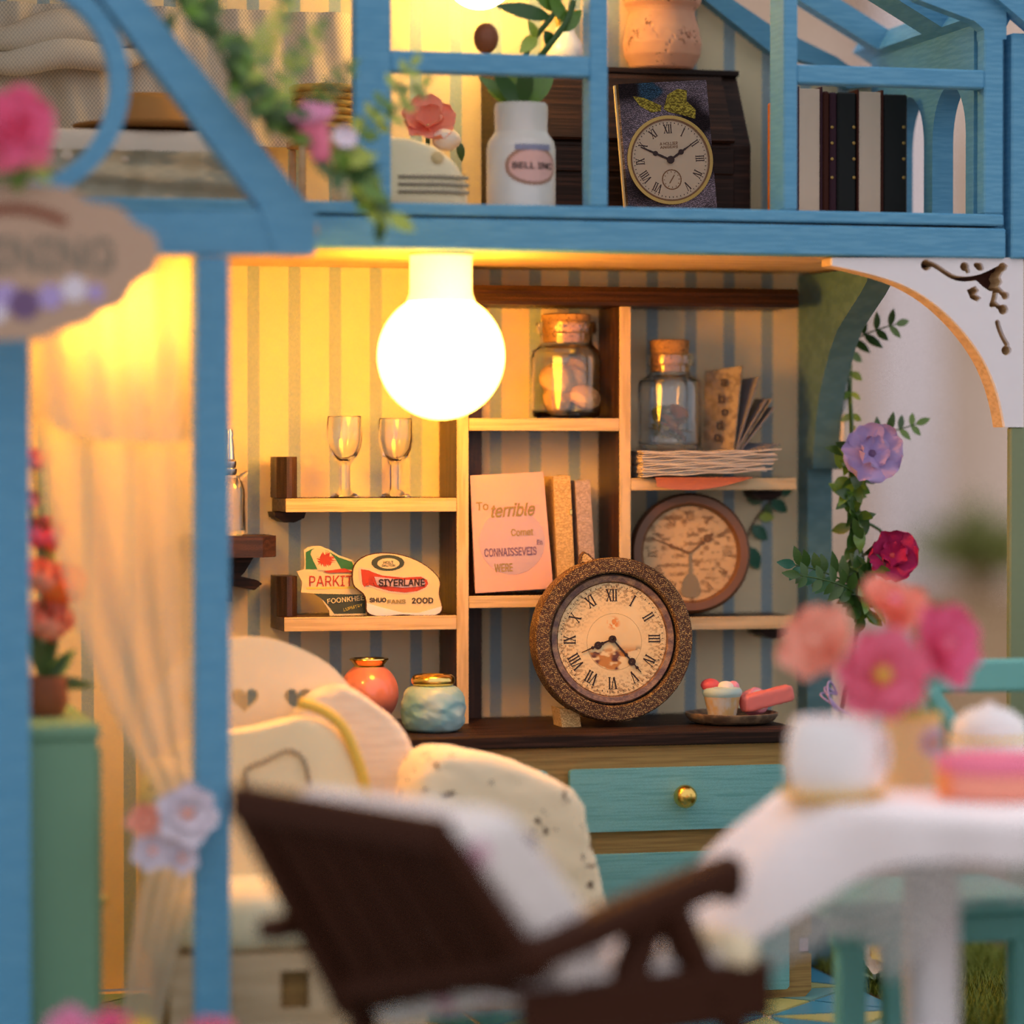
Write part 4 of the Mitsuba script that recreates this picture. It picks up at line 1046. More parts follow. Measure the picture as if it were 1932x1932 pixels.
part(k, 'small_dial', W(ext(unary_union([Point(0, -Rw * .44).buffer(Rw * .23).difference(Point(0, -Rw * .44).buffer(Rw * .205)), ticks(Rw * .17, 12, Rw * .03, Rw * .012).buffer(0) if False else affinity.translate(ticks(Rw * .16, 12, Rw * .03, Rw * .015), 0, -Rw * .44), affinity.translate(affinity.rotate(sbox(-Rw * .012, -Rw * .1, Rw * .012, Rw * .12), -35, origin=(0, 0)), 0, -Rw * .44)]), .0013, .0018)), 'brown_ink', False)
part(k, 'hand', W(ext(hand(296, Rw * .74, Rw * .05, Rw * .055, .5), .002, .003)), 'ink', False)
part(k, 'hand', W(ext(hand(58, Rw * .60, Rw * .05, Rw * .06, .52), .0031, .004)), 'ink', False)
part(k, 'centre_boss', W(ext(Point(0, 0).buffer(Rw * .085), .0041, .006)), 'ink', False)
part(k, 'lettering', W(text('A HOLLIER', Rw * .065, shift(0, Rw * .37, .0013), .0004, True, Rw * .42)), 'brown_ink', False)
part(k, 'lettering', W(text('ANGERS', Rw * .055, shift(0, Rw * .29, .0013), .0004, True, Rw * .42)), 'brown_ink', False)

# white bottle with leaves
k = thing('bottle_vase', 'white frosted bottle with an oval label holding green leaves behind the upper window', 'vase')
Y = -.30
c = np.array([xY(983, Y, 300), Y, ZUP + .0005]); s_ = dep(c) / 6000
R = 65 * s_
h1, h2, h3 = zY(983, 282, Y) - c[2], zY(983, 254, Y) - c[2], zY(983, 196, Y) - c[2]
part(k, 'body', lathe([(0, 0), (R * .94, 0), (R, .006), (R, h1), (R * .95, h1 + .014), (R * .80, h2), (R * .76, h2 + .006), (R * .78, h3 - .008), (R * .74, h3), (R * .60, h3), (R * .6, h3 - .01), (0, h3 - .012)], c, 64), 'frosted', 40)
def curved(poly, r, off, key, name, mat, z0):
    g = Polygon(poly) if not hasattr(poly, 'geom_type') else poly
    m = ext(g.segmentize(.006), 0, .0012) if hasattr(g, 'segmentize') else ext(g, 0, .0012)
    m = m.subdivide_to_size(.012)
    v = m.vertices.copy(); a = v[:, 0] / r + off
    rr = r + v[:, 2]
    m.vertices = np.stack([c[0] + rr * np.sin(a), c[1] - rr * np.cos(a), z0 + v[:, 1]], 1)
    return part(key, name, m, mat, False)
zl = zY(983, 318, Y)
oval = lambda a, b: affinity.scale(Point(0, 0).buffer(1, 24), a, b)
curved(oval(.052, .034), R, .12, k, 'label', 'label_tan', zl); curved(oval(.045, .028), R + .0013, .12, k, 'label_field', 'pink_cover', zl)
curved(sbox(-.034, .028, .034, .038), R + .0014, .12, k, 'label_band', 'label_blue', zl)
tm = meshkit.text_mesh('BELL INC', .0105, .0008, True); tm.apply_translation((-tm.bounds[1, 0] / 2, -.005, 0)); tm.vertices[:, 0] *= .076 / (tm.bounds[1, 0] - tm.bounds[0, 0])
v = tm.vertices.copy(); a = v[:, 0] / R + .12; rr = R + .0028 + v[:, 2]
tm.vertices = np.stack([c[0] + rr * np.sin(a), c[1] - rr * np.cos(a), zl + v[:, 1]], 1)
part(k, 'lettering', tm, 'ink', False)
mouth = c + [0, 0, h3 - .006]
lp = thing('leafy_stem', 'bunch of green leaves and a round bud in the white labelled bottle', 'plant')
for (px, py, y, w, mt) in ((908, 142, -.30, .030, 'leaf_mid'), (935, 132, -.34, .034, 'leaf_dark'), (965, 120, -.28, .030, 'leaf_mid'), (998, 118, -.33, .032, 'leaf_dark'), (1030, 128, -.30, .036, 'leaf_mid'), (1048, 140, -.27, .034, 'leaf_mid'), (920, 165, -.27, .026, 'leaf_light')):
    t = P(px, py, y); part(lp, 'leaf', leaf(mouth, t - mouth, (0, -1, .3), np.linalg.norm(t - mouth), w, .12), mt, True)
st1 = smooth_path([mouth, P(990, 110, -.29), P(1010, 70, -.30), P(1042, 30, -.31), P(1050, -30, -.31)], 24)
part(lp, 'stem', tube(st1, .005, 8), 'leaf_dark', True)
st2 = smooth_path([mouth, P(1010, 120, -.30), P(1040, 80, -.32), P(1062, 50, -.32), P(1082, 0, -.32)], 24)
part(lp, 'stem', tube(st2, .006, 8), 'leaf_dark', True)
for (a, b, px, py, w, mt) in ((1040, 34, 942, 6, .030, 'leaf_dark'), (1045, 20, 1008, -30, .03, 'leaf_mid'), (1058, 58, 1096, 20, .03, 'leaf_mid'), (1012, 68, 984, 96, .026, 'leaf_light'), (1040, 84, 1030, 60, .024, 'leaf_dark'), (1012, 70, 1000, 40, .018, 'leaf_light'), (1066, 40, 1040, -10, .026, 'leaf_mid')):
    p_, q_ = P(a, b, -.31), P(px, py, -.33); part(lp, 'leaf', leaf(p_, q_ - p_, (0, -1, .2), np.linalg.norm(q_ - p_), w, .15), mt, True)
part(lp, 'stem', tube(smooth_path([mouth, P(945, 150, -.30), P(920, 98, -.30)], 10), .004, 8), 'leaf_mid', True)
part(lp, 'bud', ball(P(917, 72, -.30), .022, (1, 1, 1.25)), 'terracotta_dark', True, label='round brown bud')

k = thing('rimmed_vase', 'small white round vase with a gold rim behind the upper window, beside the terracotta pot', 'vase')
Y = .10
c = np.array([xY(1066, Y, 100), Y, ztd])
part(k, 'body', lathe([(0, .0005), (.022, .0005), (.034, .012), (.0365, .030), (.034, .046), (.020, .066), (.017, .078), (0, .078)], c), 'china', 50)
part(k, 'rim', lathe([(.0165, .0782), (.022, .100), (.026, .108), (.024, .108), (.017, .098), (.012, .0782), (.0165, .0782)], c), 'gold', 50)

k = thing('padded_seat', 'white padded seat with a rounded back behind the upper window, below the coral flower', 'seat')
Y = -.33
ol = pxz([(640, 300), (665, 268), (700, 256), (745, 254), (800, 262), (845, 284), (876, 318), (889, 350), (890, 398)], Y)
ol = ol + [(ol[-1][0], ZUP + .001), (ol[0][0], ZUP + .001)]
part(k, 'back', puff(slab(ol, Y, Y + .10), .02, 6), 'cream_fabric', True)
for py in (334, 348, 362):
    z = zY(790, py, Y); part(k, 'piping', tube([(xY(752, Y), Y - .001, z), (xY(830, Y), Y - .003, z + .001), (xY(884, Y), Y - .001, z)], .0035, 6), 'grey_line', True)
part(k, 'button', ball(P(826, 297, Y - .002), .011, (1, .5, 1)), 'kraft', True)
k = thing('coral_flower', 'coral pink flower with a pale bud above the white padded seat', 'flower')
c = P(808, 236, -.20)
for m in blossom(c, (-.1, -.8, .6), .055, [(5, 1, 15), (4, .7, 50)], .10, .35, 3): part(k, 'petal', m, 'petal_coral', True)
m = ball(P(842, 264, -.22), .022, (1.2, 1, .9)); m.vertices += m.vertex_normals * (.004 * (meshkit.noise(m.vertices * 110) - .5))[:, None]
part(k, 'bud', m, 'cream_food', True)
part(k, 'leaf', leaf(P(866, 268, -.21), (.2, 0, -1), (0, -1, 0), .035, .016), 'leaf_dark', True)
part(k, 'stem', tube(smooth_path([c, P(805, 300, -.19), P(800, 380, -.19), np.array([xY(800, -.19), -.19, ZUP + .002])], 10), .004, 8), 'leaf_dark', True)

# books behind the right window
def shelf_book(label, px0, px1, pyt, Y, depth, cov, pages, lcov=None, dots=None):
    k = thing('book', label, 'book')
    x0, x1 = xY(px0, Y, 280), xY(px1, Y, 280); zt = zY((px0 + px1) / 2, pyt, Y); z0 = ZUP + .0005
    if pages:
        part(k, 'pages', cbox(x0 + .0045, x1 - .0045, Y + .003, Y + depth - .004, z0 + .003, zt - .004, .0008), 'cream_cover', label='cream page edges')
        part(k, 'cover', cbox(x0, x0 + .004, Y, Y + depth, z0, zt, .0008), cov); part(k, 'cover', cbox(x1 - .004, x1, Y, Y + depth, z0, zt, .0008), lcov or cov)
        part(k, 'spine', cbox(x0 + .0041, x1 - .0041, Y + depth - .0035, Y + depth, z0, zt, .0008), cov)
    else:
        part(k, 'cover', cbox(x0, x1, Y, Y + depth, z0, zt, .003), cov)
    if dots:
        part(k, 'gold_tooling', cat(*[ball(P(dots, q, Y - .001), .0035, (1, .4, 1), 1) for q in (240, 270, 300, 335)]), 'old_gold', True, kind='stuff')
shelf_book('thick book with cream page edges, leftmost behind the right upper window', 1504, 1552, 163, -.12, .10, 'plum_cover', True)
shelf_book('thin dark brown book between the cream page edges and the plum book', 1553, 1565, 172, -.12, .09, 'brown_cover', False)
shelf_book('thin plum coloured book with small pale dots on its spine', 1566, 1579, 174, -.12, .09, 'plum_cover', False, None, 1570)
shelf_book('black book left of the second book with cream page edges', 1580, 1615, 174, -.12, .09, 'black_cover', False, None, 1611)
shelf_book('book with cream page edges between the two black books', 1617, 1667, 169, -.12, .10, 'brown_cover', True)
shelf_book('thick black book at the right end of the row, beside the arched opening', 1668, 1712, 178, -.12, .09, 'black_cover', False, None, 1705)
shelf_book('orange book standing alone at the left of the window post', 1457, 1475, 192, -.10, .03, 'orange_cover', False)

# bed with lace, quilt, hat, basket
k = thing('bed', 'low bed with a cream mattress in the upper room seen through the round window frame', 'bed')
xb0, xb1 = XL + .03, xY(470, -.22, 300)
zm = zY(300, 243, -.22); zq_ = zY(300, 292, -.22)
part(k, 'frame', cbox(xb0, xb1, -.20, YW - .04, ZUP + .0005, zq_ - .02), 'ceiling_wood')
part(k, 'mattress', puff(cbox(xb0, xb1, -.215, YW - .04, zq_ - .019, zm, .01), .04, 2), 'mattress', True)
xs = np.linspace(xb0 + .02, xb1 - .01, 60)
pg = [(x, -.222 - .010 * math.sin(i * 1.05) * math.sin(i * .31 + 1)) for i, x in enumerate(xs)]
qm = slab(sbox(0, 0, 1, 1), 0, .01)
vq, fq = [], []
for j, z in enumerate(np.linspace(ZUP + .004, zq_ + .006, 12)):
    for (x, y) in pg: vq.append((x, y - .006 * math.sin(j * 1.3 + x * 9), z))
for j in range(11):
    for i in range(59): o = j * 60 + i; fq += [[o, o + 1, o + 61], [o, o + 61, o + 60]]
solo('quilt', trimesh.Trimesh(vq, fq, process=False), 'quilt', 'greyish green patterned quilt hanging over the front of the upper bed', 'quilt', True)
v, f = [], []
xs = np.linspace(XL + .005, xY(664, .08, 200), 150)
for j, z in enumerate(np.linspace(zm + .002, zY(500, 20, .08), 16)):
    for i, x in enumerate(xs): v.append((x, .08 + .010 * math.sin(x * 42) + .006 * math.sin(x * 95 + j * .25), z))
for j in range(15):
    for i in range(149): o = j * 150 + i; f += [[o, o + 1, o + 151], [o, o + 151, o + 150]]
lc = thing('lace_hanging', 'cream lace cloth hanging along the wall behind the upper bed', 'lace')
part(lc, 'cloth', trimesh.Trimesh(v, f, process=False), 'lace', True)
for z0, a in ((60, .03), (105, .028)):
    part(lc, 'swag', tube(smooth_path([P(-60, z0 - 30, .05), P(40, z0 + 10, .03), P(110, z0 - 8, .03), P(200, z0 + 4, .04), P(290, z0 - 20, .05)], 40), a * np.sin(np.linspace(.15, 3.0, 40)) + .004, 14), 'lace', True)
k = thing('straw_hat', 'brown straw hat lying on the upper bed against the lace', 'hat')
ch = P(278, 200, -.10); ch[2] = zm + .006
prh = [(.0, .062), (.05, .060), (.066, .045), (.072, .004), (.10, .0), (.132, .006), (.134, .010), (.10, .005), (.076, .009), (.068, .05), (.05, .066), (0, .068)]
Mh = np.eye(4); Mh[:3, 3] = ch
part(k, 'body', tf(lathe([(r, z) for r, z in prh[::-1]], n=64), Mh @ rotm(0, (0, 1, 0))), 'straw', 50)
part(k, 'band', tf(lathe([(.0725, .006), (.0745, .006), (.073, .022), (.071, .022), (.0725, .006)], n=48), Mh @ rotm(0, (0, 1, 0))), 'terracotta_dark', 40)
k = thing('wicker_basket', 'golden wicker basket in the upper room behind the pink trailing flower', 'basket')
Y = -.10
c = np.array([xY(612, Y, 200), Y, 0]); c[2] = zY(612, 262, Y); 
for i in range(7):
    part(k, 'coil', lathe([(.046 + .002 * i + .007 * math.cos(t), .0072 + .0135 * i + .0072 * math.sin(t)) for t in np.linspace(0, 2 * math.pi, 12)], c, 40), 'wicker', True)
part(k, 'bottom', lathe([(0, .001), (.046, .001), (.046, .008), (0, .008)], c, 40), 'wicker')
k = thing('bed_table', 'low wooden stand under the wicker basket in the upper room', 'table')
part(k, 'top', cbox(c[0] - .06, c[0] + .06, Y - .06, Y + .06, c[2] - .016, c[2]), 'ceiling_wood')
for sx in (-1, 1):
    for sy in (-1, 1): part(k, 'leg', cbox(c[0] + sx * .05 - .006, c[0] + sx * .05 + .006, Y + sy * .05 - .006, Y + sy * .05 + .006, ZUP + .0005, c[2] - .0165), 'ceiling_wood')

# ================================================================ the porch at the front left
YP = -.785
pf = thing('porch_gable', 'blue gabled porch frame with a round opening at the front left', 'frame')
def ppart(name, pts, y0=YP, th=.05): part(pf, name, slab(pxz(pts, YP), y0, y0 + th), 'blue_paint', False)
raf = [(60, -270), (275, 0), (596, 405), (593, 480), (520, 480), (490, 391), (246, 70), (20, -222), (20, -270)]
ppart('rafter', raf, YP - .004, .052); ppart('rafter', [(42 - a, b) for a, b in raf[::-1]], YP - .004, .052)
ringp = Point(21, 158).buffer(225, 48).difference(Point(21, 158).buffer(189, 48)).intersection(sbox(-300, -300, 400, 394))
part(pf, 'ring', slab(to_plane(ringp, YP), YP + .002, YP + .044), 'blue_paint', 20)
ppart('rail', [(-560, 395), (592, 395), (592, 479), (-560, 479)], YP, .048)
for a, b in ((372, 434), (-16, 57), (-392, -330)): part(pf, 'post', cbox(xY(a, YP, 1200), xY(b, YP, 1200), YP + .001, YP + .052, 0, zY(200, 479, YP) - .0005), 'blue_paint')

# oval sign
sg = thing('oval_sign', 'scalloped oval sign hanging on the blue porch frame', 'sign')
hp = [(0, 345), (60, 346), (110, 352), (145, 362), (165, 378), (205, 384), (240, 404), (256, 424), (286, 438), (299, 468), (296, 500), (276, 522), (252, 536), (240, 560), (216, 580), (190, 588), (165, 606), (120, 620), (90, 634), (40, 640)]
hp = hp + [(42 - a, b) for a, b in hp[::-1] if a > 42]
YG = YP - .235
so = Polygon([tuple(q) for q in smooth_path(hp, 90, True)])
part(sg, 'board', slab(pxz(list(so.exterior.coords)[:-1], YG), YG, YG + .024), 'sign_board', 20)
for hx in (-120, 150):
    q = P(hx, 470, YG + .024); part(sg, 'hanger', bar(q, [q[0], YP - .0005, q[2]], .016, .016), 'chair_wood', False)
def stext(s, px, py, h, w, mat): part(sg, 'lettering', text(s, h * .00079, shift(*P(px, py, YG - .0001)) @ face_frame((0, 0, 0)), .0015, True, w * .00079), mat, False)
stext('DINING', 75, 480, 62, 282, 'sign_ink')
part(sg, 'garland_print', slab(unary_union([LineString(pxz([(-60, 408), (-20, 396), (40, 394), (80, 402), (118, 416)], YG)).buffer(.008)]), YG - .0015, YG - .0001), 'terracotta_dark', False)
for i, (a, b, r, mt) in enumerate(((10, 560, 26, 'petal_lavender'), (46, 574, 30, 'lilac_dark'), (95, 560, 24, 'petal_lavender'), (140, 545, 24, 'petal_white'), (-40, 560, 26, 'petal_lavender'), (180, 552, 16, 'petal_lavender'), (-5, 590, 18, 'petal_white'))):
    part(sg, 'flower_print', slab(affinity.scale(Point(0, 0).buffer(1, 12), r * .00079, r * .00079).buffer(0) if False else Point(*P(a, b, YG)[[0, 2]]).buffer(r * .00079), YG - .0012 - .0004 * (i % 3), YG - .0001), mt, False)
k = thing('pink_rose', 'large blurred pink rose at the left edge above the oval sign', 'flower')
c = P(25, 240, -1.06)
part(k, 'petals', cat(*blossom(c, (.2, -.9, .35), .062, [(6, 1, 5), (5, .85, 35), (4, .6, 65)], .08, .35, 11)), 'petal_rose', True, kind='stuff')
part(k, 'outer_petals', cat(*blossom(c + [0, .012, -.004], (.2, -.9, .35), .07, [(6, 1, -12)], .08, .25, 12)), 'petal_pink', True, kind='stuff')
for dx, dz in ((.05, -.055), (-.03, -.06), (.01, -.075)): part(k, 'leaf', leaf(c + [dx * .3, .015, -.03], (dx, 0, dz), (0, -1, .3), .065, .035), 'leaf_light' if dx > .02 else 'leaf_mid', True)
part(k, 'stem', tube(smooth_path([c + [0, .02, -.01], c + [.0, .04, -.05], P(20, 352, YG + .012)], 8), .004, 6), 'leaf_dark', True)

# curtain
def interp(tab, y): return np.interp(y, [t[0] for t in tab], [t[1] for t in tab])
TL = [(470, 25), (640, 40), (760, 58), (900, 84), (1000, 100), (1100, 122), (1200, 152), (1300, 195), (1400, 240), (1480, 288), (1530, 304), (1600, 290), (1680, 260), (1800, 242), (1932, 228), (2150, 215)]
TR = [(470, 425), (1000, 425), (1300, 415), (1450, 398), (1530, 384), (1650, 380), (1750, 352), (1850, 324), (1932, 305), (2150, 300)]
def drape(tabL, tabR, ys, Y, nx=110, amp=.006, waves=4, seed=0.0, bottom=None):
    v, f = [], []
    for j, y in enumerate(ys):
        a, b = interp(tabL, y), interp(tabR, y)
        for i in range(nx):
            t = i / (nx - 1)
            yy = y if bottom is None else 470 + (y - 470) * bottom(t)
            p = P(a + (b - a) * t, yy, Y)
            p[1] += amp * math.sin(2 * math.pi * waves * t + seed + .8 * math.sin(t * 5 + y * .002)) * (.35 + .65 * (b - a) / 400)
            v.append(p)
    n = len(ys)
    for j in range(n - 1):
        for i in range(nx - 1): o = j * nx + i; f += [[o, o + 1, o + nx + 1], [o, o + nx + 1, o + nx]]
    return trimesh.Trimesh(np.array(v), np.array(f), process=False)
cu = thing('curtain', 'sheer cream curtain gathered by white flowers behind the blue porch post', 'curtain')
part(cu, 'drape', drape(TL, TR, np.linspace(470, 2150, 90), -.700), 'sheer', True, label='sheer lower drape')
part(cu, 'valance', drape([(470, 25), (640, 42), (800, 60), (900, 80)], [(470, 425), (900, 425)], np.linspace(470, 840, 24), -.725, waves=5, amp=.010, seed=1, bottom=lambda t: .86 + .14 * math.sin(math.pi * (t * 1.1 - .05) * .9) + .02 * math.sin(t * 9)), 'thick_sheer', True, label='brightly lit upper valance')
part(cu, 'rod', tube([P(-20, 474, -.715), P(430, 474, -.715)], .006, 10), 'brass', True)
tb = thing('flower_tieback', 'cluster of white and peach fabric flowers tying the sheer curtain', 'tieback')
for i, (a, b, r, mt) in enumerate(((352, 1533, 60, 'petal_white'), (272, 1548, 34, 'petal_peach'), (286, 1603, 38, 'petal_white'), (342, 1618, 34, 'petal_white'))):
    c = P(a, b, YP - .035)
    fl = part(tb, 'flower', cat(*blossom(c, (.05, -1, .1), r * .00086, [(6, 1, 8), (5, .7, 40), (3, .4, 65)], .05, .3, 20 + i)), mt, True)
    part(fl, 'centre', ball(c + [0, -.012, 0], r * .00016, sub=2), 'petal_peach', True)
part(tb, 'ribbon', tube(smooth_path([P(292, 1545, -.74), P(300, 1575, YP - .015), P(350, 1590, YP - .02), P(392, 1560, YP - .012), P(400, 1540, -.72)], 16), .008, 8), 'petal_white', True)

# green cabinet with tulips
YC = -.74
k = thing('cabinet', 'green painted cabinet at the left edge under the tulip pot', 'cabinet')
x0, x1, zt = xY(15, YC, 1500), xY(190, YC, 1500), zY(130, 1368, YC)
part(k, 'body', cbox(x0, x1 - .004, YC + .006, -.30, 0.0, zt - .024), 'green_paint')
part(k, 'top', cbox(x0 - .006, x1, YC, -.295, zt - .0235, zt, .004), 'green_paint')
cd_ = part(k, 'door', cbox(x1 - .0038, x1 + .004, YC + .02, -.53, .03, zt - .04), 'green_paint'); part(cd_, 'knob', ball([x1 + .012, -.56, zY(196, 1663, -.56)], .0085), 'brass', True, label='brass knob')
cd_ = part(k, 'door', cbox(x1 - .0038, x1 + .004, -.52, -.31, .03, zt - .04), 'green_paint'); part(cd_, 'knob', ball([x1 + .013, -.65, zY(207, 1697, -.65)], .0105), 'brass', True, label='brass knob')
Yt = -.55
k = thing('tulip_pot', 'brown pot with orange and pink tulips on the green cabinet', 'flowerpot')
c = np.array([xY(88, Yt, 1280), Yt, zt])
part(k, 'pot', lathe([(0, .0005), (.026, .0005), (.036, .022), (.033, .060), (.030, .066), (.026, .066), (.024, .058), (0, .056)], c), 'terracotta_dark', 40)
top = c + [0, 0, .056]
for i, (a, b, r, mt) in enumerate(((108, 1122, 44, 'petal_orange'), (84, 1190, 40, 'petal_coral'), (72, 1100, 36, 'petal_coral'), (78, 1020, 34, 'petal_rose'), (92, 1195, 24, 'icing_red'), (64, 872, 22, 'petal_mauve'), (90, 1028, 16, 'petal_orange'), (56, 945, 18, 'petal_mauve'))):
    q = P(a, b, Yt - .02 * (i % 3))
    part(k, 'stem', tube(smooth_path([top, (top + q) / 2 + [.01, .01, 0], q], 8), .003, 6), 'leaf_dark', True)
    part(k, 'flower', cat(*blossom(q - [0, 0, .01], (.1, -.6, .8), r * .00145, [(4, 1, 42), (4, .8, 65)], .03, .6, 40 + i, 1.1)), mt, True)
for (a, b, L, W, mt) in ((178, 1292, .0, .024, 'leaf_dark'), (140, 1225, 0, .028, 'leaf_light'), (104, 1060, 0, .02, 'leaf_dark'), (58, 1180, 0, .03, 'leaf_dark'), (100, 920, 0, .018, 'leaf_light'), (128, 1232, 0, .02, 'leaf_dark')):
    q = P(a, b, Yt - .02); part(k, 'leaf', leaf(top, q - top, (0, -1, .5), np.linalg.norm(q - top), W, .06), mt, True)

# trailing vine on the porch gable
vn = thing('trailing_vine', 'green leafy vine with a pink flower trailing down the blue porch gable', 'vine')
VY = YP - .02
sp = smooth_path([P(318, -40, VY), P(345, 15, VY), P(400, 75, VY), P(440, 150, VY), P(510, 225, VY), P(575, 260, VY - .01), P(640, 310, VY - .02), P(690, 370, VY - .02), P(725, 425, VY - .02)], 60)
part(vn, 'stem', tube(sp, .0035, 6), 'leaf_dark', True)
r_ = random.Random(5)
for i in range(96):
    t = r_.choice([r_.uniform(.02, .18), r_.uniform(.2, .62), r_.uniform(.25, .62), r_.uniform(.68, 1.0)])
    b = sp[int(t * 59)] + np.array([r_.uniform(-.01, .012), r_.uniform(-.02, .02), r_.uniform(-.012, .02)])
    d = np.array([r_.uniform(-.1, 1), r_.uniform(-.6, .2), r_.uniform(-.5, .9)])
    if t > .64: d = np.array([r_.uniform(-.3, 1), r_.uniform(-.5, .2), r_.uniform(-.8, .5)])
    part(vn, 'leaf', leaf(b, d, (r_.uniform(-.5, .5), -1, r_.uniform(-.2, .6)), r_.uniform(.034, .058), r_.uniform(.018, .030), .2), r_.choice(['leaf_dark', 'leaf_dark', 'leaf_mid', 'leaf_mid'] if t < .66 else ['leaf_dark', 'leaf_mid', 'leaf_dark', 'leaf_light']), True)
part(vn, 'leaf', leaf(P(690, 385, VY - .02), P(742, 436, VY - .05) - P(690, 385, VY - .02), (0, -1, .3), .055, .028), 'leaf_light', True)
c = P(588, 232, VY - .03)
fl = part(vn, 'flower', cat(*blossom(c, (-.1, -.5, .85), .040, [(5, 1, 20)], .08, .4, 8)), 'petal_mauve', True, label='pink trumpet flower')
part(fl, 'trumpet', tube(smooth_path([c, c + [.010, 0, -.03], c + [.016, 0, -.062]], 10), np.linspace(.024, .014, 10), 12), 'petal_pink', True)
fl = part(vn, 'flower', cat(*blossom(P(648, 262, VY), (.1, -.9, .3), .022, [(5, 1, 20)], .05, .3, 9)), 'petal_white', True, label='small white flower')
# fronds reaching to the right over the window post
def frond(key, pts, Y, n, L, W, mats, seed=0, both=True):
    r = random.Random(seed)
    s = smooth_path([P(a, b, Y) if len(q) == 0 else P(a, b, q[0]) for a, b, *q in pts], 30)
    part(key, 'stem', tube(s, np.linspace(.0022, .0012, 30), 6), mats[0], True)
    for i in range(n):
        j = int((i + .7) / n * 29)
        tg = s[min(j + 1, 29)] - s[max(j - 1, 0)]; tg /= np.linalg.norm(tg)
        sd = np.cross(tg, (0, -1, 0)); sd /= np.linalg.norm(sd)
        for sg_ in ((1, -1) if both else ((1, -1)[i % 2],)):
            d = tg * .55 + sd * sg_ * .85 + np.array([0, r.uniform(-.3, .3), 0])
            part(key, 'leaf', leaf(s[j], d, (r.uniform(-.3, .3), -1, r.uniform(-.2, .4)), L * r.uniform(.8, 1.1) * (1 - .35 * i / n), W * (1 - .3 * i / n), .12), r.choice(mats), True)
    part(key, 'leaf', leaf(s[-1], s[-1] - s[-3], (0, -1, 0), L * .8, W * .8), mats[-1], True)
frond(vn, [(640, 300), (690, 235), (735, 175), (775, 125)], VY + .06, 6, .036, .018, ['leaf_mid', 'leaf_mid', 'leaf_light'], 3)
frond(vn, [(640, 290), (700, 240), (760, 200), (795, 165)], VY + .08, 6, .034, .018, ['leaf_mid', 'leaf_light'], 4)
frond(vn, [(470, 160), (490, 100), (520, 50), (545, 0)], VY - .10, 7, .034, .018, ['leaf_light', 'leaf_mid'], 6)
frond(vn, [(520, 200), (550, 130), (580, 90), (600, 60)], VY - .06, 6, .034, .018, ['leaf_light', 'leaf_mid'], 7)
frond(vn, [(590, 220), (610, 180), (640, 150), (660, 130)], VY, 5, .030, .014, ['leaf_dark', 'leaf_mid'], 8)

# flower vine on the teal side wall
fv = thing('flower_vine', 'leafy vine with a lavender and a magenta flower climbing beside the teal side wall', 'vine')
FY = -.02
def Pv(a, b, dy=0): return P(a, b, FY + dy)
s = smooth_path([Pv(1588, 600, .1), Pv(1596, 680, .08), Pv(1604, 760, .05), Pv(1606, 850), Pv(1606, 930, -.02), Pv(1618, 1010, -.04), Pv(1632, 1090, -.05), Pv(1622, 1170, -.05), Pv(1612, 1260, -.04)], 60)
part(fv, 'stem', tube(s, .0045, 8), 'leaf_dark', True)
frond(fv, [(1592, 648, .08), (1630, 632, .04), (1668, 618, .0), (1690, 612, .0)], FY, 4, .046, .019, ['leaf_dark', 'leaf_mid'], 11)
frond(fv, [(1600, 640, .08), (1606, 690, .05), (1606, 740, .03), (1608, 800, .02)], FY, 4, .034, .018, ['leaf_mid', 'leaf_light'], 12)
frond(fv, [(1640, 835, -.03), (1680, 815, -.03), (1710, 806, -.03), (1728, 800, -.03)], FY, 4, .042, .018, ['leaf_dark', 'leaf_mid'], 13)
r_ = random.Random(9)
for i in range(84):
    t = r_.uniform(.40, .88); b = s[int(t * 59)]
    d = np.array([r_.uniform(-.7, .7), r_.uniform(-.9, .1), r_.uniform(-.9, .6)])
    part(fv, 'leaf', leaf(b + [r_.uniform(-.012, .012), r_.uniform(-.03, 0), 0], d, (r_.uniform(-.6, .6), -1, r_.uniform(-.2, .5)), r_.uniform(.036, .058), r_.uniform(.018, .028), .18), r_.choice(['leaf_dark', 'leaf_dark', 'leaf_mid']), True)
frond(fv, [(1625, 1120, -.06), (1580, 1090, -.10), (1530, 1072, -.13), (1500, 1066, -.15)], FY, 8, .054, .024, ['leaf_dark', 'leaf_dark', 'leaf_teal'], 14)
frond(fv, [(1612, 1130, -.06), (1590, 1105, -.13), (1545, 1092, -.16), (1510, 1086, -.17)], FY, 6, .046, .022, ['leaf_dark', 'leaf_dark'], 15)
part(fv, 'leaf', leaf(Pv(1600, 1120, -.07), (1, -.2, .55), (0, -1, .3), .06, .026), 'leaf_dark', True)
part(fv, 'leaf', leaf(Pv(1585, 885, -.02), (-.25, -.5, 1), (-.4, -1, 0), .05, .02), 'leaf_mid', True)
c = Pv(1645, 856, -.07)
fl = part(fv, 'flower', ball(c, .008), 'lilac_dark', True, label='lavender ruffled flower')
for m in blossom(c, (-.15, -.85, .25), .058, [(5, 1, 10), (4, .66, 38)], .24, .28, 31, 1.2): part(fl, 'petal', m, 'petal_lavender', True)
c = Pv(1683, 1048, -.08)
fl = part(fv, 'flower', ball(c, .006), 'icing_red', True, label='magenta ruffled flower')
for m in blossom(c, (-.1, -.9, .1), .052, [(5, 1, 12), (4, .66, 42)], .24, .28, 33, 1.2): part(fl, 'petal', m, 'petal_magenta', True)
part(fv, 'stem', tube(smooth_path([s[35], Pv(1660, 1000, -.03), c], 8), .003, 6), 'leaf_dark', True)
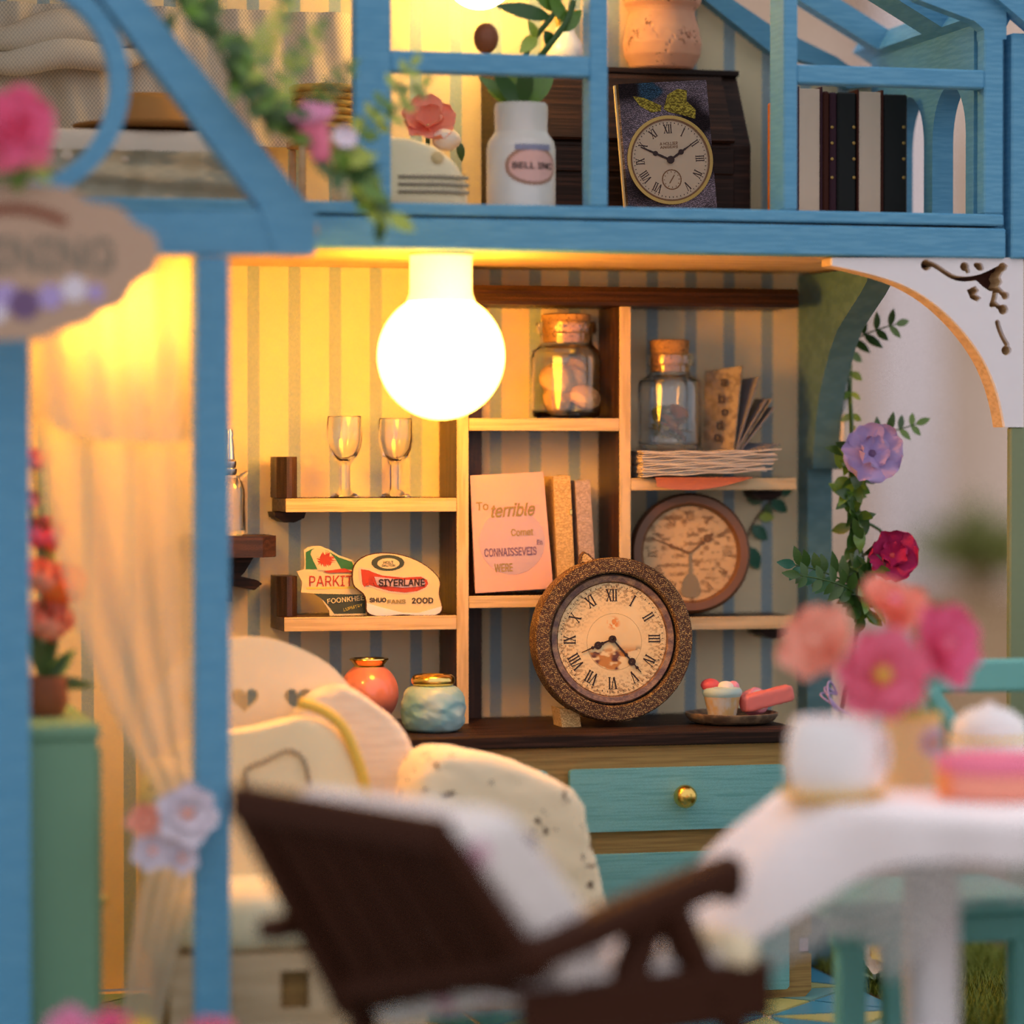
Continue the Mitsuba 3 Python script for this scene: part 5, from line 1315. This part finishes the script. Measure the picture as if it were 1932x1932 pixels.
for i in range(3): part(fv, 'tendril', tube(smooth_path([Pv(1580, 1310, -.03), Pv(1562 - 6 * i, 1290 + 12 * i, -.05), Pv(1566 + 10 * i, 1322 + 8 * i, -.06), Pv(1590 + 8 * i, 1340 + 6 * i, -.05)], 14), .0022, 6), 'petal_lavender', True)
part(fv, 'stem', tube(smooth_path([s[-1], Pv(1590, 1330, -.03), Pv(1586, 1500, -.02), [xY(1586, FY), FY, 0.001]], 14), .0045, 8), 'leaf_dark', True)

# ================================================================ armchair in front of the dresser
YA = -.345
ac = thing('armchair', 'cream armchair with heart cut-outs in its rounded back, in front of the dresser', 'armchair')
ar = [(275, 1330), (300, 1290), (340, 1252), (400, 1216), (482, 1202), (559, 1220), (594, 1237), (631, 1262), (656, 1290), (686, 1322)]
ol = [tuple(q) for q in smooth_path(ar, 40)] + [(700, 1420), (700, 1700), (270, 1700), (265, 1420)]
pan = Polygon(pxz(ol, YA))
def heart(cx, cy, w, h):
    t = np.linspace(0, 2 * math.pi, 40, endpoint=False)
    return Polygon(pxz([(cx + w / 2 * np.sin(a) ** 3, cy - h / 34 * (13 * np.cos(a) - 5 * np.cos(2 * a) - 2 * np.cos(3 * a) - np.cos(4 * a)) * 1.0 - h * .05) for a in t], YA))
pan = pan.difference(heart(462, 1322, 52, 56)).difference(heart(563, 1322, 54, 56)).difference(heart(362, 1322, 52, 56))
part(ac, 'back_panel', slab(pan, YA, YA + .022), 'cream_paint', False)
def loop(pts, n=60): return pxz([tuple(q) for q in smooth_path(pts, n, True)], -.36)
part(ac, 'back_upholstery', puff(slab(loop([(590, 1300), (640, 1288), (690, 1318), (735, 1352), (768, 1405), (784, 1460), (788, 1600), (600, 1600)]), -.43, -.349), .018, 5, amp=.0015, freq=90), 'linen', True)
zb = .0
bl_ = pxz([(742, 1470), (758, 1420), (785, 1402), (830, 1402), (880, 1408), (940, 1424), (1000, 1450), (1042, 1474), (1061, 1508), (1060, 1545), (1072, 1580), (1088, 1640), (1098, 1700), (1100, 1800), (740, 1800)], -.42)
part(ac, 'arm', puff(slab(bl_, -.62, -.40), .022, 7, amp=.005, freq=42, seed=2), 'boucle', True, label='fleecy cream arm with dark flecks')
part(ac, 'arm', puff(slab(pxz([(262, 1800), (258, 1520), (268, 1450), (290, 1420), (330, 1420), (345, 1460), (345, 1800)], -.42), -.62, -.40), .022, 5, amp=.004, freq=42, seed=3), 'boucle', True)
xa0, xa1 = xY(290, -.5), xY(760, -.5)
part(ac, 'seat', puff(cbox(xa0, xa1, -.70, -.44, .19, .295, .02), .03, 4), 'cream_fabric', True)
bw = sbox(xa0, 0, xa1, .19).difference(sbox(xY(528, -.69), zY(540, 1905, -.69), xY(584, -.69), zY(540, 1832, -.69))).difference(sbox(xa0 + .04, .0, xa1 - .04, .055))
part(ac, 'base_front', slab(bw, -.69, -.675), 'ceiling_wood', False)
part(ac, 'base', cbox(xa0 + .01, xa1 - .01, -.66, -.40, .02, .195), 'carcass_wood')
for fx in (xa0 + .02, xa1 - .02): part(ac, 'foot', cbox(fx - .015, fx + .015, -.44, -.41, 0, .02), 'carcass_wood')
cu_ = thing('cushion', 'pale yellow cushion with gold piping resting against the heart-cut chair back', 'cushion')
YQ = -.445
part(cu_, 'body', puff(slab(pxz([tuple(q) for q in smooth_path([(330, 1400), (400, 1380), (480, 1368), (560, 1350), (618, 1362), (655, 1402), (682, 1460), (700, 1520), (705, 1640), (330, 1640)], 70, True)], YQ), YQ - .06, YQ + .010), .02, 4), 'cream_fabric', True)
part(cu_, 'piping', tube(smooth_path([P(562, 1326, YQ - .045), P(604, 1338, YQ - .052), P(642, 1366, YQ - .060), P(668, 1416, YQ - .062), P(686, 1470, YQ - .06), P(694, 1530, YQ - .055)], 30), .0095, 10), 'gold_trim', True, label='gold piping')
part(cu_, 'stitched_print', tube(smooth_path([P(475, 1500, YQ - .065), P(476, 1445, YQ - .065), P(500, 1436, YQ - .066), P(552, 1417, YQ - .066), P(566, 1425, YQ - .066), P(580, 1455, YQ - .066), P(584, 1480, YQ - .066)], 40), .0035, 6), 'grey_line', True, label='grey outline print')

# ================================================================ rocking chair
rc = thing('rocking_chair', 'dark brown slatted rocking chair in the foreground, seen from behind', 'rocking chair')
TLp, TRp = Pd(458, 1515, 4.50), Pd(826, 1575, 4.22)
BLp, BRp = Pd(668, 1912, 4.56), Pd(1012, 1850, 4.32)
rb = lambda a, b, w, h, nm='bar', up=(0, 0, 1): part(rc, nm, bar(a, b, w, h, up, .008), 'chair_wood', False)
Sd = TRp - TLp; Sd /= np.linalg.norm(Sd); Fd = np.array([-Sd[1], Sd[0], 0]); Fd /= np.linalg.norm(Fd)
if Fd[1] < 0: Fd = -Fd
BRp2 = BLp + (TRp - TLp)
rb(TLp - Sd * .02, TRp + Sd * .02, .030, .050, 'top_rail')
rb(TLp, BLp, .040, .034, 'stile', Fd); rb(TRp, BRp, .044, .036, 'stile', Fd)
for i in range(1, 6):
    t = i / 6
    rb(TLp + (TRp - TLp) * t, BLp + (BRp - BLp) * t, .053, .016, 'slat', Fd)
rb(BLp + (TLp - BLp) * .12, BRp + (TRp - BRp) * .12, .024, .040, 'lower_rail')
A0, A1 = Pd(975, 1812, 4.27), Pd(1372, 1646, 4.50)
rb(A0, A1, .060, .044, 'armrest')
part(rc, 'armrest_end', hull_balls([A1 + (A0 - A1) * .10, A1, A1 + [.004, .004, -.022]], [.022, .026, .022]), 'chair_wood', True)
off = TLp - TRp
rb(A0 + off * .98, A1 + off * .98, .052, .034, 'armrest')
rb(Pd(500, 1757, 4.50), Pd(640, 1725, 4.62), .046, .030, 'arm_joint')
S0, S1 = Pd(985, 1930, 4.30), Pd(1448, 1862, 4.52)
rb(S0, S1, .036, .085, 'seat_rail'); rb(S0 + off * .96, S1 + off * .96, .036, .085, 'seat_rail')
def curved_post(pts, w): part(rc, 'arm_support', tube(smooth_path(pts, 14), w, 10), 'chair_wood', True)
curved_post([Pd(1218, 1722, 4.42), Pd(1205, 1790, 4.42), Pd(1178, 1860, 4.40), Pd(1162, 1910, 4.40)], .028)
curved_post([Pd(1262, 1705, 4.44), Pd(1288, 1770, 4.45), Pd(1322, 1850, 4.47), Pd(1336, 1895, 4.47)], .028)
curved_post([q + off * .98 for q in (Pd(1218, 1722, 4.42), Pd(1178, 1860, 4.40), Pd(1162, 1910, 4.40))], .028)
curved_post([q + off * .98 for q in (Pd(1262, 1705, 4.44), Pd(1322, 1850, 4.47), Pd(1336, 1895, 4.47))], .028)
for i in range(5):
    t = (i + .5) / 5; a = S0 + (S1 - S0) * t + [0, 0, .03]
    rb(a, a + off * .96, .05, .014, 'seat_slat')
for o in (0, 1):
    q0, q1 = S0 + off * .96 * o, S1 + off * .96 * o
    for q in (q0 + (q1 - q0) * .12, q0 + (q1 - q0) * .85): part(rc, 'leg', bar(q - [0, 0, .03], np.array([q[0], q[1], .045]), .034, .034, Fd), 'chair_wood', False)
    m = (q0 + q1) / 2; pts = []
    for t in np.linspace(-.34, .34, 16): pts.append(np.array([m[0], m[1], 0]) + Fd * t + np.array([0, 0, .022 + .35 * t * t]))
    part(rc, 'rocker', tube(pts, .020, 8), 'chair_wood', True)
# cushion lying in it
U_ = np.array([0, 0, 1.0])
bn = np.cross(Sd, TLp - BLp); bn /= np.linalg.norm(bn)
if bn @ Fd < 0: bn = -bn
cs_ = []
for (p, e) in ((TLp, (.012, -.055)), (TRp, (-.004, -.050)), (BRp, (.0, -.02)), (BLp, (.02, -.02))):
    u = (TLp - BLp) / np.linalg.norm(TLp - BLp)
    q = p + Sd * e[0] + u * e[1]
    cs_ += [q + bn * .046, q + bn * .105]
fc = thing('floral_cushion', 'thick white cushion with faint pink flowers in the dark rocking chair', 'cushion')
part(fc, 'back_pad', puff(hull_balls(cs_, .022), .025, 4, amp=.006, freq=18), 'floral_cloth', True)
sc4 = []
for q in (S0 + Fd * .05, S1 - Fd * .02):
    for o in (.06, .90): sc4 += [q + off * o + [0, 0, .022], q + off * o + [0, 0, .040]]
part(fc, 'seat_pad', puff(hull_balls(sc4, .018), .025, 4), 'floral_cloth', True)
part(fc, 'front_roll', puff(hull_balls([S1 + off * .05 + [0, 0, .050] - Fd * .045, S1 + off * .9 + [0, 0, .050] - Fd * .045], .032), .02, 3), 'cream_fabric', True)

# ================================================================ table with cloth, tea things and bouquet
ZT = .50
tc = PZ(2000, 1492, ZT); tc = np.array([tc[0], tc[1]])
RTB = .40
tbk = thing('table', 'white round table under the lace cloth in the right foreground', 'table')
part(tbk, 'top', lathe([(0, ZT - .03), (RTB - .015, ZT - .03), (RTB, ZT - .022), (RTB, ZT - .008), (RTB - .006, ZT - .003), (0, ZT - .003)], (tc[0], tc[1], 0), 64), 'white_paint', 40)
lg = PZ(1767, 1532 + 0, ZT - .03)
l0 = Pd(1767, 1700, 4.62)
v0 = np.array([l0[0] - tc[0], l0[1] - tc[1]])
for k_ in range(4):
    an = k_ * math.pi / 2; w = np.array([v0[0] * math.cos(an) - v0[1] * math.sin(an), v0[0] * math.sin(an) + v0[1] * math.cos(an)]) + tc
    part(tbk, 'leg', lathe([(0, 0), (.024, 0), (.028, .05), (.033, .2), (.033, ZT - .05), (.036, ZT - .032), (0, ZT - .032)], (w[0], w[1], 0), 32), 'white_paint', 40)
def bump(a, c, w): return math.exp(-((a - c) / w) ** 2)
rtv, fwv = np.array([RT[0], RT[1]]), np.array([FW[0], FW[1]]) / np.hypot(FW[0], FW[1])
def cloth(drop, flare, rin, zoff, n=220, rings=12, scal=0.0, wav=.018, inset=0.0):
    v, f = [], []
    for i in range(n):
        a = i / n * 2 * math.pi                       # 0 = to the left, growing towards the camera
        dirv = -rtv * math.cos(a) - fwv * math.sin(a)
        aa = a if a < math.pi * 1.5 else a - 2 * math.pi
        L = drop(aa) + scal * abs(math.sin(a * 42))
        for j in range(rings + 6):
            if j < 6: r, z = rin + (RTB + .004 - inset - rin) * j / 5, ZT + zoff
            else:
                t = (j - 5) / rings
                r = RTB + .004 - inset + .010 * min(1, t * 4) + flare(aa) * t ** .9 * L / .3 + wav * t * math.sin(a * 17 + math.sin(a * 5)) * (L / .2)
                z = ZT + zoff - L * t ** 1.25
            v.append((tc[0] + dirv[0] * r, tc[1] + dirv[1] * r, z))
    m = rings + 6
    for i in range(n):
        i2 = (i + 1) % n
        for j in range(m - 1): f += [[i * m + j, i * m + j + 1, i2 * m + j + 1], [i * m + j, i2 * m + j + 1, i2 * m + j]]
    if rin < .01:
        pass
    return trimesh.Trimesh(np.array(v), np.array(f), process=False)
tcl = solo('tablecloth', cloth(lambda a: .060 + .27 * bump(a, .10, .42), lambda a: .02 + .24 * bump(a, .10, .5), .001, .0008), 'tablecloth', 'white cloth draped over the round table, hanging lowest at its left side', 'tablecloth', True)
part(tcl, 'lace_border', cloth(lambda a: .105 + .28 * bump(a, .10, .42) + .10 * bump(a, .86, .14) + .17 * bump(a, 1.75, .28) - .02 * bump(a, 1.3, .2), lambda a: .005 + .22 * bump(a, .10, .5), RTB - .030, -.0012, scal=.016, inset=.003), 'see_lace', True, label='greyish see-through lace border')
k = thing('tea_mug', 'white rounded mug on the left side of the table', 'mug')
q = PZ(1588, 1512, ZT + .001); sc_ = dep(q) / 6000
R = 88 * sc_
c = np.array([q[0], q[1] + .04, ZT + .0012])
H = (1512 - 1352) * sc_ * .97
part(k, 'body', lathe([(0, .004), (R * .72, .004), (R * .92, .015), (R, H * .35), (R * .98, H * .75), (R * .86, H - .006), (R * .80, H), (R * .70, H - .004), (R * .78, H * .7), (0, H * .68)], c, 56), 'china', 50)
part(k, 'saucer', lathe([(0, 0), (R * .9, 0), (R * 1.18, .008), (R * 1.18, .011), (R * .9, .0035), (0, .0035)], c, 56), 'gold_trim', 40, label='yellow gold saucer')
part(k, 'handle', tube(smooth_path([c + [R * .9, .0, H * .75], c + [R * 1.32, .02, H * .7], c + [R * 1.32, .02, H * .35], c + [R * .92, 0, H * .25]], 18), .007, 8), 'china', True)
k = thing('flower_tin', 'kraft coloured tin with a pink oval label holding the pink flowers', 'flowerpot')
q = PZ(1735, 1486, ZT + .001); sc_ = dep(q) / 6000
c = np.array([q[0], q[1] + .03, ZT + .0012]); R = 54 * sc_; H = 138 * sc_
part(k, 'tin', lathe([(0, 0), (R, 0), (R, H), (R * .95, H), (R * .95, H - .02), (0, H - .02)], c, 48), 'kraft', 30)
zl = c[2] + H * .62
curved(oval(.030, .024), R, .55, k, 'label', 'lilac', zl); curved(oval(.022, .008), R + .0013, .5, k, 'label_band', 'label_tan', zl)
part(k, 'rim', lathe([(R + .001, H - .006), (R + .003, H - .003), (R + .001, H), (R - .002, H), (R + .001, H - .006)], c, 48), 'gold_trim', 40)
mo = c + [0, 0, H - .02]
for i, (a, b, dd, r, mt, ct_, ax) in enumerate(((1658, 1276, 4.66, 92, 'petal_pink', 'petal_yellow', (-.05, -.95, .2)), (1548, 1222, 4.76, 78, 'petal_peach', 'petal_peach', (-.55, -.6, .4)), (1680, 1152, 4.84, 72, 'petal_coral', 'petal_pink', (.1, -.6, .7)), (1772, 1222, 4.74, 84, 'petal_rose', 'petal_pink', (.3, -.9, .3)))):
    q = Pd(a, b, dd); s_ = dd / 6000
    lb = ('pink flower with a yellow centre, foremost in the kraft tin', 'pale peach flower leaning left in the kraft tin', 'coral pink flower at the top of the bouquet in the kraft tin', 'deep rose flower leaning right in the kraft tin')[i]
    kf = thing('bouquet_flower', lb, 'flower', 'flowers in the kraft tin')
    part(kf, 'petals', cat(*blossom(q, ax, r * s_, [(7, 1, 12), (6, .8, 35), (4, .5, 60)], .06, .32, 60 + i)), mt, True, kind='stuff')
    part(kf, 'centre', ball(q + np.array(ax) / np.linalg.norm(ax) * .018, r * s_ * .20), ct_, True)
    part(kf, 'stem', tube(smooth_path([mo, (mo + q) / 2 + [0, .01, 0], q], 10), .0035, 6), 'leaf_mid', True)
    part(kf, 'leaf', leaf((mo + q) / 2, q - mo + [.03 * (i - 1.5), 0, -.02], (0, -1, .2), .05, .02), 'chair_teal' if i == 3 else 'leaf_dark', True)
k = thing('pink_cake', 'pink iced cake at the right edge of the table', 'cake')
q = PZ(1905, 1513, ZT + .001); sc_ = dep(q) / 6000
c = np.array([q[0], q[1] + .05, ZT + .0012]); R = 114 * sc_
part(k, 'sponge', lathe([(0, .003), (R * .95, .003), (R, .010), (R, .034), (R * .96, .040), (0, .040)], c, 56), 'petal_coral', 40)
ic = lathe([(0, .0405), (R * .97, .0405), (R * 1.02, .046), (R * 1.0, .058), (R * .9, .064), (0, .064)], c, 72)
part(k, 'icing', ic, 'petal_pink', 40, label='pink icing')
part(k, 'orange_slice', tf(lathe([(0, -.006), (.020, -.006), (.022, 0), (.020, .006), (0, .006)], n=24), shift(*(c + [-R * .92, -.02, .024])) @ rotm(80, (1, 0, 0))), 'petal_orange', 40)
k = thing('cream_pot', 'white domed sugar pot behind the pink cake', 'pot')
q = PZ(1880, 1470, ZT + .001); sc_ = dep(q) / 6000
c = np.array([q[0], q[1] + .03, ZT + .0012]); R = 74 * sc_; H = 142 * sc_
part(k, 'body', lathe([(0, 0), (R * .7, 0), (R * .95, .015), (R, H * .45), (R * .92, H * .68), (0, H * .68)], c, 48), 'china', 50)
part(k, 'lid', lathe([(0, H * .681), (R * .94, H * .681), (R * .9, H * .76), (R * .55, H * .9), (R * .15, H * .95), (R * .16, H), (0, H * 1.01)], c, 48), 'china', 50)
part(k, 'gold_band', lathe([(R * .99, H * .50), (R * 1.015, H * .52), (R * .99, H * .56), (R * .97, H * .53), (R * .99, H * .50)], c, 48), 'gold_trim', 40)

# ================================================================ teal chair behind the table
tq = thing('garden_chair', 'teal wooden chair with a crossed back behind the right table', 'chair')
Yc0, Yc1 = -.95, -.66
x0, x1, zs = xY(1562, Yc0, 1700), xY(1985, Yc0, 1700), zY(1650, 1702, Yc0)
part(tq, 'seat', cbox(x0, x1, Yc0, Yc1, zs - .030, zs, .005), 'chair_teal')
part(tq, 'apron', cbox(x0 + .012, x1 - .012, Yc0 + .012, Yc0 + .028, zs - .075, zs - .0305, .003), 'chair_teal')
for a in (1612, 1702, 1940): part(tq, 'leg', cbox(xY(a - 25, Yc0 + .014, 1800), xY(a + 24, Yc0 + .014, 1800), Yc0 + .014, Yc0 + .054, 0, zs - .0305), 'chair_teal')
zb1 = zY(1840, 1240, Yc1)
for a in (1757, 1990): part(tq, 'back_post', cbox(xY(a - 17, Yc1 - .02, 1300), xY(a + 17, Yc1 - .02, 1300), Yc1 - .035, Yc1 - .001, 0.0, zb1 - .002), 'chair_teal')
part(tq, 'top_rail', cbox(xY(1735, Yc1 - .04, 1270), xY(2010, Yc1 - .04, 1270), Yc1 - .062, Yc1 - .036, zY(1840, 1306, Yc1 - .05), zb1, .006), 'chair_teal')
e0, e1 = P(1752, 1300, Yc1 - .05), P(1985, 1640, Yc1 - .05)
part(tq, 'cross_bar', bar(e0, e1, .022, .036, (0, -1, 0)), 'chair_teal', False)
e0, e1 = P(1990, 1300, Yc1 - .03), P(1760, 1640, Yc1 - .03)
part(tq, 'cross_bar', bar(e0, e1, .012, .036, (0, -1, 0)), 'chair_teal', False)

# flowers on the lawn and in the foreground bed
k = thing('yellow_flower', 'yellow and cream flower on the grass seen between the teal chair legs', 'flower')
q = Pd(1664, 1795, 6.0)
part(k, 'petals', cat(*blossom(q, (-.3, -.8, .3), .054, [(6, 1, 15)], .05, .4, 71)), 'cream_food', True, kind='stuff')
part(k, 'inner_petals', cat(*blossom(q + [0, -.006, 0], (-.3, -.8, .3), .042, [(5, 1, 40)], .05, .4, 72)), 'petal_yellow', True, kind='stuff')
part(k, 'stem', tube(smooth_path([q, q + [.0, .02, -.05], [q[0], q[1] + .02, -.005]], 8), .004, 6), 'leaf_dark', True)
for i in range(9):
    an = i * 2.3; b = np.array([q[0], q[1] + .02, .0]); part(k, 'leaf', leaf(b, (math.cos(an), math.sin(an), .8), (0, 0, 1), .07, .022, .3), ['leaf_dark', 'leaf_mid'][i % 2], True)
fb = thing('flower_trough', 'planting trough below the bottom edge carrying the foreground flowers', 'planter')
b0, b1 = Pd(40, 2100, 4.55), Pd(440, 2100, 4.55)
xa_, xb_, ym = b0[0], b1[0], (b0[1] + b1[1]) / 2
part(fb, 'trough', cbox(xa_, xb_, ym - .06, ym + .06, 0, .09), 'blue_paint'); part(fb, 'earth', cbox(xa_ + .01, xb_ - .01, ym - .05, ym + .05, .0905, .095), 'soil')
for i, (a, b, r, mt, ct_, lb) in enumerate(((130, 1952, 52, 'petal_mauve', 'petal_rose', 'mauve pink blurred flower at the bottom edge, below the green cabinet'), (212, 1950, 44, 'petal_rose', 'petal_magenta', 'crimson blurred flower at the bottom edge, left of the yellow one'), (262, 1962, 38, 'petal_yellow', 'petal_yellow', 'yellow blurred flower at the bottom edge'), (398, 1975, 58, 'petal_pink', 'petal_rose', 'pink blurred flower at the bottom edge under the blue porch post'))):
    q = Pd(a, b, 4.50)
    kf = thing('bed_flower', lb, 'flower', 'foreground flowers along the bottom edge')
    part(kf, 'petals', cat(*blossom(q, (0, -.7, .6), r * .00075, [(7, 1, 15), (6, .7, 45)], .05, .3, 80 + i)), mt, True, kind='stuff')
    part(kf, 'centre', ball(q + [0, -.01, .008], r * .00016), ct_, True)
    part(kf, 'stem', tube(smooth_path([q, q + [0, .02, -.03], [q[0], ym, .094]], 8), .003, 6), 'leaf_dark', True)
    for s_ in (-1, 1): part(kf, 'leaf', leaf([q[0], ym, .095], (s_ * .6, -.2, 1), (0, -1, .3), .07, .022), 'leaf_mid', True)
